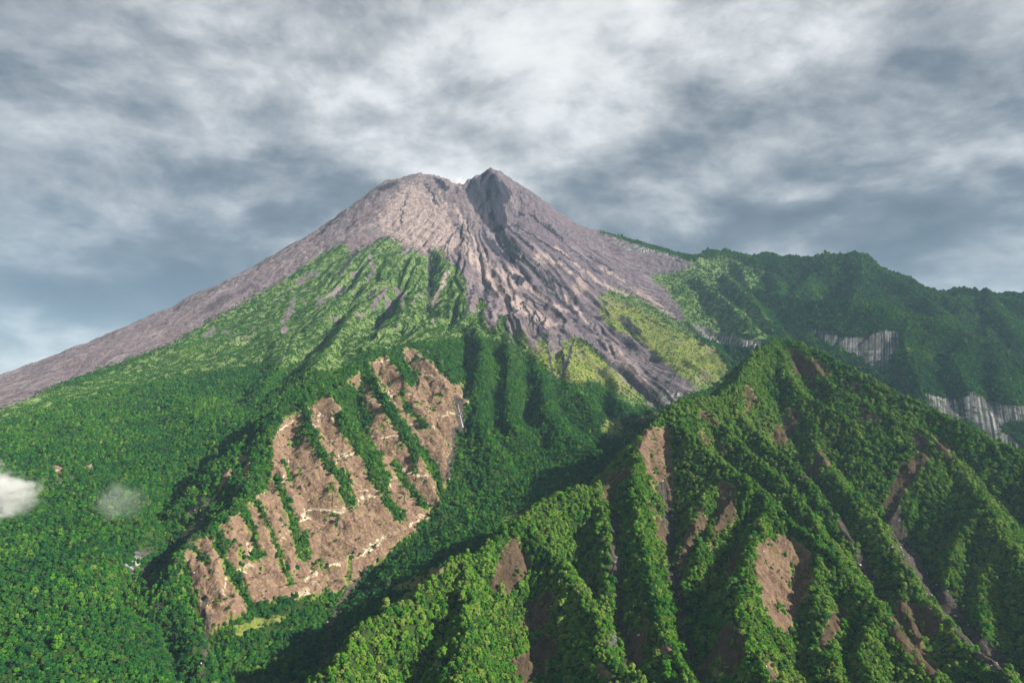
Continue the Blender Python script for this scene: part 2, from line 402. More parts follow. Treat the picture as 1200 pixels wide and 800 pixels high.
# the massif on the right
M_CREST = [(350, 835, 840), (372, 803, 880), (437, 722, 1000), (477, 704, 1050), (505, 679, 1090), (532, 650, 1140), (560, 649, 1170), (577, 636, 1220), (602, 616, 1290), (650, 577, 1420),
           (677, 569, 1450), (700, 566, 1480), (714, 566, 1520), (735, 546, 1545), (748, 524, 1580), (760, 501, 1640), (785, 479, 1700), (797, 466, 1740), (818, 466, 1790), (845, 464, 1860),
           (865, 444, 1950), (887, 410, 2150), (913, 396, 2250), (935, 398, 2230), (967, 416, 2150), (1000, 432, 2080), (1033, 449, 2000), (1067, 466, 1930), (1100, 480, 1880), (1133, 499, 1800), (1167, 514, 1750),
           (1200, 527, 1700), (1300, 590, 1500)]
ridge(M_CREST, 1.05, 1.2, mark=massif, soft=5)
SPURS = {
    'A': [(785, 479, 1700), (830, 529, 1545), (880, 564, 1435), (905, 593, 1370), (944, 624, 1300), (984, 655, 1220), (1027, 711, 1110), (1062, 756, 1040), (1112, 802, 970), (1160, 850, 900)],
    'J': [(905, 593, 1370), (882, 637, 1215), (866, 694, 1065), (874, 730, 995), (892, 769, 935), (918, 803, 880), (950, 860, 810)],
    'H': [(745, 529, 1565), (748, 580, 1405), (752, 632, 1255), (765, 680, 1145), (772, 710, 1085), (785, 760, 995), (815, 802, 925), (850, 860, 850)],
    'K': [(612, 608, 1330), (650, 651, 1215), (665, 671, 1165), (682, 691, 1125), (700, 724, 1055), (708, 750, 1010), (730, 781, 955), (765, 808, 915), (800, 860, 840)],
    'L': [(700, 566, 1480), (708, 594, 1400), (717, 636, 1280), (716, 668, 1210), (708, 700, 1140)],
    'N': [(545, 649, 1160), (556, 689, 1085), (548, 730, 1005), (530, 796, 900), (525, 860, 810)],
    'B': [(818, 466, 1790), (837, 486, 1725), (887, 534, 1595), (927, 571, 1485), (962, 619, 1365), (986, 652, 1290)],
    'B2': [(850, 458, 1890), (880, 499, 1765), (918, 532, 1650), (940, 552, 1585), (968, 590, 1490), (995, 628, 1400)],
    'E': [(913, 396, 2250), (916, 425, 2110), (935, 457, 1965), (975, 479, 1855), (1010, 503, 1775), (1040, 511, 1745), (1062, 521, 1715), (1082, 531, 1690)],
    'C': [(955, 480, 1890), (956, 525, 1760), (984, 563, 1600), (1019, 602, 1460), (1045, 641, 1350), (1067, 676, 1275), (1089, 707, 1205), (1115, 733, 1140), (1150, 761, 1080), (1183, 793, 1020), (1240, 850, 930)],
    'D': [(935, 398, 2230), (978, 455, 2000), (1020, 471, 1930), (1050, 486, 1870), (1090, 510, 1790), (1112, 533, 1720), (1132, 556, 1640), (1153, 588, 1520), (1180, 630, 1395), (1205, 670, 1290), (1260, 760, 1080), (1320, 850, 930)],
    'I': [(830, 560, 1500), (824, 592, 1400), (808, 618, 1320), (795, 640, 1270)],
    'I2': [(862, 580, 1430), (835, 615, 1320), (818, 648, 1240), (812, 680, 1175)],
    'A2': [(960, 636, 1270), (955, 690, 1150), (962, 745, 1040), (985, 800, 950), (1000, 860, 870)],
    'A3': [(1027, 711, 1110), (1010, 750, 1030), (1030, 800, 950)],
    'C2': [(1067, 676, 1275), (1060, 705, 1215), (1075, 740, 1140)],
    'G2': [(1153, 588, 1520), (1120, 640, 1430), (1112, 690, 1310)],
    'G3': [(1180, 630, 1395), (1150, 690, 1300), (1150, 740, 1180)],
}
for nm, sp in SPURS.items():
    big = nm in 'ACDJHKNE'
    ridge(sp, 1.18 if big else 1.3, 1.12 if big else 1.3, drop=4 if big else 7, mark=massif, rib=0.30, ribw=44, soft=4)

# ---- forested spurs below the old lava, and the gullies between them
for sp in ([(560, 388, 2850), (565, 430, 2500), (559, 470, 2280), (562, 510, 2080), (575, 548, 1930)], [(596, 400, 2880), (598, 440, 2550), (592, 480, 2290), (602, 522, 2080)],
           [(628, 412, 2850), (632, 450, 2570), (640, 490, 2310), (662, 530, 2090), (695, 546, 2000)], [(660, 422, 2850), (674, 460, 2610), (692, 492, 2420)], [(712, 442, 2950), (724, 465, 2760), (728, 492, 2500)],
           [(345, 395, 3000), (330, 440, 2620), (300, 480, 2330)], [(420, 370, 3200), (395, 410, 2750), (372, 440, 2400)]):
    ridge(sp, 0.85, 0.85, drop=-48, rib=0.35, ribw=55, soft=10, reach=420)
# ---- crests of the hills behind, and the hollows between them
rimx = np.array([700, 760, 850, 905, 960, 1005, 1060, 1120, 1200, 1300, 1400])
rimy = np.array([5300, 5200, 5000, 4880, 4700, 4520, 4380, 4250, 4080, 3850, 3600])
rim = np.interp(600 + F * X / Y, rimx, rimy).astype(np.float32)
Z -= 120 * sstep(0, 330, rim - Y) * sstep(2450, 2850, Y) * sstep(0.24, 0.36, X / Y)
for sp in ([(880, 338, 4350), (943, 351, 4000), (987, 356, 3780), (1033, 358, 3650), (1063, 368, 3580), (1100, 375, 3520), (1133, 391, 3420), (1167, 411, 3300), (1200, 429, 3200), (1300, 468, 2950)],
           [(1063, 368, 3580), (1058, 395, 3410), (1070, 430, 3200), (1082, 455, 3040)], [(1133, 391, 3420), (1118, 428, 3170), (1138, 455, 3000)], [(1167, 411, 3300), (1170, 440, 3080), (1180, 462, 2930)],
           [(1005, 301, 4520), (1012, 318, 4330), (1000, 340, 4080)], [(1005, 301, 4520), (1040, 322, 4300), (1075, 345, 4080), (1095, 360, 3900)], [(960, 306, 4700), (950, 325, 4480), (930, 345, 4250)],
           [(850, 292, 5000), (868, 310, 4750), (880, 338, 4350)], [(905, 303, 4880), (905, 322, 4620), (915, 340, 4350)], [(1155, 339, 4180), (1168, 362, 3930), (1190, 392, 3650)], [(1120, 348, 4250), (1128, 365, 4000)],
           [(815, 325, 4500), (850, 350, 4050), (880, 380, 3700)], [(850, 320, 4600), (880, 350, 4100), (908, 385, 3700)]):
    ridge(sp, 0.95, 0.95, drop=0, rib=0.35, ribw=90, soft=10, reach=500)

# ---- summit crag
crag = sstep(620, 250, np.hypot(X + 180, Y - 4930))
Z += crag * (ridged(X / 95, Y / 95, 3, 81) - 0.66) * 58
def crag_ridge(pts, k, rib=0.4, ribw=50):
    ridge(pts, k, k, drop=-4, rib=rib, ribw=ribw, soft=2, reach=170)
crag_ridge([(536, 226, 5030), (548, 212, 5020), (558, 207, 5010), (568, 202, 5000), (575, 196.5, 4990), (590, 204, 4990), (612, 218, 5000), (640, 237, 5020)], 1.25)
crag_ridge([(575, 197, 4990), (583, 208, 4930), (596, 222, 4880), (600, 228, 4850)], 1.9)
crag_ridge([(583, 208, 4930), (590, 232, 4820), (592, 250, 4740)], 1.9)
crag_ridge([(562, 206, 4990), (559, 224, 4900), (556, 240, 4840)], 2.0)
for bx, by in ((444, 218), (456, 210.5), (466, 209), (484, 205), (492, 202.6), (500, 204), (511, 206), (519, 208.5), (551, 210), (560, 204.5), (585, 200.5)):
    crag_ridge([(bx - 2, by + 0.6, 4900), (bx + 2, by, 4940)], 1.5)
crag_ridge([(570, 202, 4980), (572, 228, 4880), (568, 248, 4820)], 1.6)
crag_ridge([(500, 204.5, 4950), (508, 207, 4960), (520, 212, 4980), (526, 219, 4960), (530, 224, 4900)], 1.5)
crag_ridge([(440, 221, 4810), (452, 212, 4860), (470, 209.5, 4900), (488, 204.5, 4920), (500, 204.5, 4950)], 1.4)

# ---- draped carving
def column_depth(px, py):
    """forward distance at which the view through a photograph point meets the terrain built so far"""
    c = int(np.clip(np.searchsorted(A, (px - 600) / F * 0.9995), 0, na - 1))
    cols = [c]
    _, yy = project(X[:, c], Y[:, c], Z[:, c])
    hit = np.nonzero((yy <= py) & (Yr > 600))[0]
    return float(Yr[hit[0]]) if len(hit) else 5000.0
def drape(pts):
    return [P(px, py, column_depth(px, py)) for px, py in pts]
def dist_poly(w, reach):
    """distance to a polyline on the ground, on the block of the grid near it"""
    ysx = [p[1] for p in w]
    r0, r1 = np.searchsorted(Yr, [min(ysx) - reach, max(ysx) + reach])
    aa = [(p[0] + q) / max(p[1] + e, 300) for p in w for q in (-reach, reach) for e in (-reach, reach)]
    c0, c1 = np.searchsorted(A, [min(aa), max(aa)])
    sl = (slice(r0, r1), slice(c0, c1))
    px, py = WX[sl], WY[sl]
    D = np.full(px.shape, 1e9, np.float32)
    for (x0, y0, _), (x1, y1, _) in zip(w[:-1], w[1:]):
        L2 = (x1 - x0) ** 2 + (y1 - y0) ** 2 + 1e-6
        t = np.clip(((px - x0) * (x1 - x0) + (py - y0) * (y1 - y0)) / L2, 0, 1)
        D = np.minimum(D, np.hypot(px - x0 - t * (x1 - x0), py - y0 - t * (y1 - y0)))
    return sl, D
def carve(pts, depth, width, pw=1.0, taper=0.0):
    w = drape(pts)
    sl, D = dist_poly(w, width)
    end = np.minimum(np.hypot(WX[sl] - w[0][0], WY[sl] - w[0][1]), np.hypot(WX[sl] - w[-1][0], WY[sl] - w[-1][1]))
    Z[sl] -= depth * np.clip(1 - D / width, 0, 1) ** pw * (1 if taper <= 0 else sstep(0, taper, end))
carve([(560, 232), (566, 250), (578, 272), (596, 296), (620, 322), (650, 345), (690, 366)], 62, 95)
carve([(575, 262), (590, 285), (602, 300)], 55, 70)
carve([(612, 300), (634, 325), (668, 352)], 30, 50)
carve([(620, 340), (640, 358), (672, 370)], 24, 50)
carve([(503, 292), (506, 320), (502, 355), (500, 372)], 42, 55)
carve([(545, 395), (558, 410)], 35, 45)
carve([(395, 345), (410, 330), (420, 312)], 26, 60)
carve([(385, 392), (372, 405), (355, 420)], 28, 60)
carve([(440, 380), (450, 360), (462, 345)], 26, 60)
carve([(700, 395), (720, 420), (740, 447), (760, 462)], 30, 60)
carve([(725, 372), (745, 395), (765, 420)], 25, 45)
for g_ in ([(580, 392), (579, 430), (576, 470), (584, 512)], [(612, 398), (616, 440), (612, 480), (630, 515)], [(645, 425), (654, 465), (668, 495), (692, 518)], [(690, 440), (706, 470), (712, 495)],
           [(545, 405), (548, 440), (545, 465)], [(565, 375), (572, 400), (578, 425)], [(598, 375), (606, 400), (612, 425)], [(625, 400), (634, 430), (646, 455)], [(668, 425), (680, 450), (690, 470)],
           [(588, 430), (584, 455), (577, 480)], [(628, 450), (622, 475), (614, 500)], [(480, 372), (465, 392), (452, 405)], [(455, 352), (440, 372), (425, 390)], [(350, 380), (335, 405), (318, 430)], [(300, 385), (280, 410)],
           [(425, 330), (405, 360), (385, 388)], [(470, 320), (462, 350), (455, 375)], [(535, 340), (528, 370), (520, 390)]):
    carve(g_, 40, 56, 1.2, 150)
carve([(300, 505), (270, 548), (228, 600), (207, 645), (178, 682), (200, 742), (236, 792)], 26, 70)
carve([(545, 455), (538, 490), (528, 545), (522, 595), (480, 640), (430, 668), (398, 705), (384, 752), (376, 795)], 16, 50)

def N3_(x, y):
    return fbm(x / 90, y / 90, 3, 105)
# small roughness everywhere
dn = np.minimum(1.0, Y / 1500)
Z += fbm(X / 38, Y / 38, 3, 71) * (2.2 + 2.0 * sstep(2600, 4000, Y))
# ledges of harder rock across the scarred face
qq = Z - 0.30 * Y + 14 * N3_(X, Y)
led = np.abs((qq / 47.0) % 1.0 - 0.5) * 2
rill = ridged((0.45 * X + 0.9 * Y) / 26 + 0.5 * fbm(X / 60, Y / 60, 2, 201), (0.9 * X - 0.45 * Y) / 190, 3, 203)
Z += np.where(RIDGE_L, (sstep(0.55, 0.95, led) - 0.3) * 9.0 + (rill - 0.6) * 15.0, 0)
Z += np.where(massif, (ridged((0.9 * X + 0.3 * Y) / 34 + 0.4 * fbm(X / 50, Y / 50, 2, 205), (0.9 * Y - 0.3 * X) / 110, 3, 207) - 0.6) * 12.0, 0)
Z = Z.astype(np.float32)

PX, PY = project(X, Y, Z)
# what the camera's sight line clears: height of the line of sight over each place
ang = Z / Y
run = np.maximum.accumulate(ang, 0)
HID = (run - ang) * Y                     # metres below the line of sight
print("terrain", nr, na)

# ------------------------------------------------------------------ what grows or lies where (one value per terrain point)
N1 = fbm(X / 24, Y / 24, 3, 101)
N2 = fbm(X / 9, Y / 9, 2, 103)
N3 = fbm(X / 90, Y / 90, 3, 105)
N4 = fbm(X / 62, Y / 62, 2, 111)
QX = PX + (N4 * 5.0 + N1 * 3.0 + N2 * 1.2) * np.clip(1300 / Y, 0.6, 1.6)
QY = PY + (fbm(X / 24, Y / 24, 3, 107) * 3.0) * np.clip(1300 / Y, 0.6, 1.6)
def area(mask, pts, ymin=0, ymax=1e9, soft=4.0, val=1.0, grow=0.0, hid=25.0):
    """raise MASK inside the outline that a patch of ground shows as"""
    p = np.array(pts, np.float32)
    r0, r1 = np.searchsorted(Yr, [ymin, ymax])
    x, y = QX[r0:r1], QY[r0:r1]
    ok = (x > p[:, 0].min() - 9) & (x < p[:, 0].max() + 9) & (y > p[:, 1].min() - 9) & (y < p[:, 1].max() + 9) & (HID[r0:r1] < hid)
    if not ok.any():
        return
    x, y = x[ok], y[ok]
    ins = np.zeros(len(x), bool)
    dd = np.full(len(x), 1e9, np.float32)
    for (x0, y0), (x1, y1) in zip(p, np.roll(p, -1, 0)):
        if y0 != y1:
            c = ((y0 <= y) != (y1 <= y)) & (x < (x1 - x0) * (y - y0) / (y1 - y0) + x0)
            ins ^= c
        t = np.clip(((x - x0) * (x1 - x0) + (y - y0) * (y1 - y0)) / ((x1 - x0) ** 2 + (y1 - y0) ** 2 + 1e-6), 0, 1)
        dd = np.minimum(dd, np.hypot(x - x0 - t * (x1 - x0), y - y0 - t * (y1 - y0)))
    sdv = np.where(ins, dd, -dd) + grow
    m = val * np.clip(0.5 + sdv / (2 * soft), 0, 1)
    sub = mask[r0:r1]
    sub[ok] = np.maximum(sub[ok], m)
def strip(mask, pts, w, ymin=0, ymax=1e9, soft=3.0, val=1.0, erase=False, hid=25.0):
    p = np.array(pts, np.float32)
    r0, r1 = np.searchsorted(Yr, [ymin, ymax])
    x, y = QX[r0:r1], QY[r0:r1]
    g = w + 8
    ok = (x > p[:, 0].min() - g) & (x < p[:, 0].max() + g) & (y > p[:, 1].min() - g) & (y < p[:, 1].max() + g) & (HID[r0:r1] < hid)
    x, y = x[ok], y[ok]
    dd = np.full(len(x), 1e9, np.float32)
    for (x0, y0), (x1, y1) in zip(p[:-1], p[1:]):
        t = np.clip(((x - x0) * (x1 - x0) + (y - y0) * (y1 - y0)) / ((x1 - x0) ** 2 + (y1 - y0) ** 2 + 1e-6), 0, 1)
        dd = np.minimum(dd, np.hypot(x - x0 - t * (x1 - x0), y - y0 - t * (y1 - y0)))
    m = val * np.clip(0.5 + (w / 2 - dd) / (2 * soft), 0, 1)
    sub = mask[r0:r1]
    sub[ok] = np.minimum(sub[ok], 1 - m) if erase else np.maximum(sub[ok], m)
def blank():
    return np.zeros((nr, na), np.float32)
SCAR, CLIFF, ASH, PALE, DARK, GRASS, SHRUB, BED, SLIP_SHADE = (blank() for _ in range(9))

# bare upper cone and the lava slope on the left
area(ASH, [(-400, 560), (-100, 500), (0, 480), (60, 456), (120, 433), (170, 416), (200, 404), (215, 396), (240, 380), (265, 366), (300, 346), (330, 330), (352, 314), (375, 298), (395, 288), (402, 284), (412, 298),
           (425, 292), (440, 283), (455, 279), (470, 284), (474, 300), (485, 292), (500, 302), (507, 290), (517, 290), (524, 306), (535, 312), (544, 330), (548, 362), (556, 372), (563, 350), (570, 378), (578, 388),
           (588, 368), (600, 396), (612, 384), (625, 410), (638, 392), (650, 420), (660, 400), (675, 395), (690, 402), (710, 422), (730, 447), (750, 462), (765, 478), (790, 478), (805, 462), (818, 455), (800, 442),
           (780, 427), (765, 412), (745, 396), (720, 386), (704, 372), (702, 345), (722, 338), (745, 348), (765, 358), (790, 373), (803, 377), (795, 358), (778, 338), (762, 322), (790, 320), (812, 312), (800, 303), (770, 293),
           (740, 284), (702, 270), (690, 230), (575, 150), (400, 180), (100, 360), (-400, 420)], ymin=2300, soft=5, hid=400)
ASH[(Y > 5050) & (X / Y < 0.13) & (Z > 150)] = 1.0
# streaks of bare ground through the upper green
stre = ridged(vth * 38 + wob * 30, vr / 420, 2, 121) + 0.35 * perlin(X / 60, Y / 60, 123)
upz = blank()
area(upz, [(255, 385), (300, 352), (400, 290), (470, 290), (500, 330), (520, 380), (480, 395), (440, 390), (400, 372), (340, 420), (270, 418), (230, 420)], ymin=2300, soft=10)
PALE = np.maximum(PALE, 0.0 * upz); ASH = np.maximum(ASH, 0.95 * upz * sstep(0.90, 1.05, stre + 0.12 * N3))
for st in ([(330, 380), (338, 366), (345, 350)], [(372, 355), (390, 345), (398, 338)], [(430, 330), (437, 318), (433, 300)], [(463, 337), (470, 348), (472, 358)], [(437, 360), (446, 348), (452, 338)],
           [(350, 332), (362, 322), (370, 320)], [(240, 395), (250, 386)], [(452, 352), (458, 364)]):
    strip(ASH, st, 5, ymin=2300, soft=2.5)
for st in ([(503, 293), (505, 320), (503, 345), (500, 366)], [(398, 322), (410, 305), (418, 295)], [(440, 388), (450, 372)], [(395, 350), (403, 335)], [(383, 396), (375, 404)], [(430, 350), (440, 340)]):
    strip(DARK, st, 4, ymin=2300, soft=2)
strip(PALE, [(524, 320), (518, 335), (508, 356)], 6, ymin=2300, soft=2)

# yellow-green mossy slopes round the old lava
area(GRASS, [(702, 342), (726, 352), (755, 362), (785, 380), (806, 392), (838, 408), (852, 428), (846, 446), (818, 450), (795, 440), (768, 420), (740, 400), (713, 386), (702, 374)], ymin=2300, soft=7, val=1.0)
area(GRASS, [(603, 352), (618, 372), (636, 398), (648, 412), (660, 388), (690, 405), (715, 425), (745, 452), (752, 470), (728, 462), (700, 448), (676, 452), (650, 440), (628, 425), (606, 400), (596, 376)], ymin=2300, soft=8, val=0.9)
area(GRASS, [(612, 303), (626, 309), (660, 338), (697, 368), (688, 374), (650, 350), (622, 325)], ymin=2300, soft=3, val=0.75)
area(GRASS, [(735, 400), (770, 408), (790, 430), (800, 448), (780, 452), (755, 440), (735, 420)], ymin=2300, soft=5, val=0.85)
area(GRASS, [(268, 738), (300, 723), (346, 719), (332, 728), (300, 738), (280, 746)], soft=2, hid=8)
area(GRASS, [(460, 692), (475, 680), (500, 668), (524, 660), (522, 670), (497, 686), (475, 695)], soft=3, val=0.8, hid=8, ymax=1900)
area(GRASS, [(586, 608), (600, 602), (614, 602), (610, 610), (592, 613)], soft=2, val=0.8, hid=8)
area(GRASS, [(704, 503), (712, 490), (724, 490), (731, 500), (726, 511), (712, 513)], soft=2, ymin=1700)
area(GRASS, [(740, 490), (760, 482), (780, 480), (770, 492), (750, 500)], soft=4, ymin=1700, val=0.7)
area(GRASS, [(1135, 600), (1160, 604), (1170, 612), (1150, 612)], soft=3, ymax=2300, val=0.5)
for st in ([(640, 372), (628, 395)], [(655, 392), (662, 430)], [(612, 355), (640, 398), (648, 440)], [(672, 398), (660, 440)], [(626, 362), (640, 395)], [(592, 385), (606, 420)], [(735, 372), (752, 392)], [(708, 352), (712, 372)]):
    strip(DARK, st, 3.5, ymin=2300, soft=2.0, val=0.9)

# shrubby upper slope below the ash
area(SHRUB, [(-150, 510), (0, 478), (100, 447), (200, 405), (300, 345), (400, 280), (520, 284), (560, 360), (600, 390), (640, 400), (690, 410), (760, 470), (740, 480), (700, 450), (650, 430), (600, 405), (565, 395), (545, 395), (485, 402),
             (425, 414), (400, 436), (352, 432), (300, 428), (250, 434), (205, 442), (140, 455), (60, 478), (-150, 535)], ymin=2200, soft=8, hid=80)
area(SHRUB, [(690, 340), (760, 320), (800, 305), (850, 300), (900, 320), (870, 350), (905, 375), (900, 400), (850, 395), (800, 378), (850, 430), (845, 450), (760, 480), (700, 400)], ymin=2700, soft=8, hid=80)

# pale and dark rock of the summit and of the lava channel
area(PALE, [(478, 211), (500, 214), (520, 235), (536, 262), (548, 292), (524, 302), (495, 297), (455, 286), (436, 262), (452, 232)], ymin=3500, soft=9, val=0.62)
area(PALE, [(543, 270), (560, 300), (580, 325), (605, 345), (640, 370), (658, 380), (640, 386), (602, 362), (566, 326), (546, 302)], ymin=3000, soft=4, val=0.8)
area(PALE, [(628, 292), (645, 300), (640, 310), (625, 304)], ymin=3000, soft=3, val=0.8)
area(PALE, [(670, 330), (682, 312), (690, 335), (684, 348), (672, 344)], ymin=3000, soft=5, val=0.7)
area(PALE, [(735, 335), (752, 338), (775, 355), (800, 375), (785, 372), (760, 356)], ymin=3000, soft=3, val=0.7)
area(PALE, [(690, 385), (720, 400), (750, 430), (765, 455), (748, 452), (722, 425), (700, 402)], ymin=2500, soft=4, val=0.55)
area(PALE, [(588, 310), (610, 315), (622, 335), (600, 340), (585, 325)], ymin=3000, soft=3, val=0.7)
area(DARK, [(545, 222), (562, 204), (575, 199), (588, 212), (601, 228), (591, 243), (596, 268), (578, 274), (561, 252), (549, 236)], ymin=3800, soft=3, val=0.92)
area(DARK, [(597, 318), (616, 326), (614, 336), (601, 331)], ymin=3000, soft=2)
area(DARK, [(505, 206), (520, 211), (527, 222), (520, 226), (510, 214)], ymin=3800, soft=2, val=0.85)
area(DARK, [(438, 222), (452, 212), (472, 210), (466, 220), (448, 228)], ymin=3800, soft=4, val=0.6)
area(DARK, [(562, 258), (572, 276), (590, 295), (604, 306), (596, 308), (580, 298), (566, 280)], ymin=3000, soft=2.5)
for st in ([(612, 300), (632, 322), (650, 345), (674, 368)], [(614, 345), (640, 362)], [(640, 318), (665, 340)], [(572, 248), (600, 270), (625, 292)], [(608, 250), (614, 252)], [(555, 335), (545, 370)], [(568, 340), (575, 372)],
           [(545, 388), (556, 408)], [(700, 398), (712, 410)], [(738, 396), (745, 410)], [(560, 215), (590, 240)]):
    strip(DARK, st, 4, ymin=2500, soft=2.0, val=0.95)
area(DARK, [(725, 378), (738, 376), (748, 388), (750, 396), (738, 392)], ymin=2500, soft=2, val=0.6)
area(CLIFF, [(746, 448), (758, 456), (772, 452), (790, 460), (814, 454), (805, 463), (790, 466), (783, 476), (770, 480), (762, 468)], ymin=2300, soft=2.5, val=0.85)

for st in ([(545, 262), (560, 290), (585, 320)], [(612, 332), (640, 353), (662, 364)], [(642, 300), (668, 320)], [(652, 290), (700, 330), (735, 346)], [(702, 312), (732, 330)], [(598, 290), (622, 312)], [(530, 240), (545, 262)],
           [(515, 225), (525, 250), (528, 275)], [(660, 345), (690, 378)]):
    strip(PALE, st, 4, ymin=2500, soft=2.0, val=0.9)
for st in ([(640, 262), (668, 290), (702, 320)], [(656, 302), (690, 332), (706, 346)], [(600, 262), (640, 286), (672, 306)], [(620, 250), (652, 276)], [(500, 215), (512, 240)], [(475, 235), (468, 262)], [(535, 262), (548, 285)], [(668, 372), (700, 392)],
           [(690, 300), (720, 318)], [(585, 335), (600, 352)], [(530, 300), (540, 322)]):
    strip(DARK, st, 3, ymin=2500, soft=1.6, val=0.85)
# cliffs of jointed rock
area(CLIFF, [(944, 380), (955, 386), (968, 388), (985, 395), (1010, 396), (1034, 388), (1054, 388), (1051, 410), (1040, 424), (1042, 438), (1026, 433), (1005, 419), (985, 408), (965, 400), (952, 391)], ymin=2600, soft=2.5)
area(CLIFF, [(1083, 462), (1105, 465), (1125, 469), (1140, 459), (1156, 468), (1180, 475), (1210, 476), (1210, 497), (1186, 492), (1170, 500), (1196, 522), (1190, 527), (1165, 513), (1130, 491), (1110, 490), (1090, 478)], ymin=2300, soft=2.5)
area(CLIFF, [(805, 378), (830, 385), (850, 393), (892, 402), (890, 411), (850, 405), (820, 395)], ymin=2600, soft=2.5)
area(CLIFF, [(718, 280), (745, 286), (770, 292), (800, 300), (795, 306), (770, 300), (745, 297), (720, 288)], ymin=4000, soft=2.5, val=0.6)
area(CLIFF, [(147, 674), (155, 645), (170, 639), (180, 641), (166, 655), (161, 676), (152, 687)], ymax=1900, soft=2, val=0.62)
area(CLIFF, [(192, 735), (206, 733), (208, 756), (200, 760)], ymax=1900, soft=2, val=0.62)
area(CLIFF, [(49, 574), (62, 563), (80, 558), (92, 556), (108, 546), (109, 552), (90, 563), (70, 568), (52, 578)], ymax=2300, soft=2, val=0.5)
area(SCAR, [(63, 546), (70, 544), (75, 557), (66, 560)], ymax=2300, soft=2)
area(SCAR, [(100, 548), (107, 542), (110, 548), (104, 552)], ymax=2300, soft=2)

# the scarred face, between the strips of green on its spurs
area(SCAR, [(203, 652), (232, 632), (258, 608), (283, 586), (300, 590), (318, 560), (318, 512), (335, 492), (365, 474), (405, 448), (425, 432), (450, 413), (478, 408), (505, 414), (540, 452), (548, 470), (537, 482), (530, 540), (520, 585),
            (485, 622), (462, 642), (442, 662), (400, 690), (345, 700), (302, 706), (278, 722), (250, 738), (238, 744), (222, 705), (216, 680)], ymin=1050, ymax=3000, soft=3)
for pts, w in (([(355, 476), (361, 500), (373, 530), (394, 553), (405, 572), (412, 590)], 13), ([(322, 560), (330, 578), (342, 605), (348, 630), (357, 652)], 11), ([(300, 585), (312, 605), (320, 632), (332, 660), (342, 684)], 7),
               ([(272, 588), (288, 600), (297, 632), (299, 650)], 11), ([(252, 622), (262, 648), (276, 680), (288, 705), (295, 722)], 11), ([(228, 640), (240, 660)], 8), ([(210, 650), (222, 690), (236, 745)], 10),
               ([(375, 450), (398, 455), (414, 470), (421, 492)], 26), ([(428, 434), (450, 470), (470, 500), (488, 530)], 14), ([(400, 492), (424, 518), (438, 540), (446, 562)], 22), ([(446, 560), (455, 588), (468, 606)], 12),
               ([(462, 545), (478, 572), (500, 596)], 9), ([(495, 530), (510, 555), (522, 588)], 12), ([(452, 402), (470, 428), (482, 444)], 17), ([(482, 402), (512, 424), (532, 446)], 9), ([(474, 470), (484, 485), (500, 500)], 7),
               ([(340, 470), (368, 462)], 16), ([(335, 545), (340, 560)], 8)):
    strip(SCAR, pts, w, ymin=1050, ymax=3000, erase=True)
strip(SCAR, [(p[0], p[1] + 3) for p in R_CREST[3:16]], 16, ymin=1050, ymax=3000, erase=True)
area(SCAR, [(279, 536), (287, 533), (295, 548), (292, 562), (284, 552)], ymax=1900, soft=2)
area(SCAR, [(250, 582), (262, 555), (270, 548), (262, 572)], ymax=1900, soft=2)
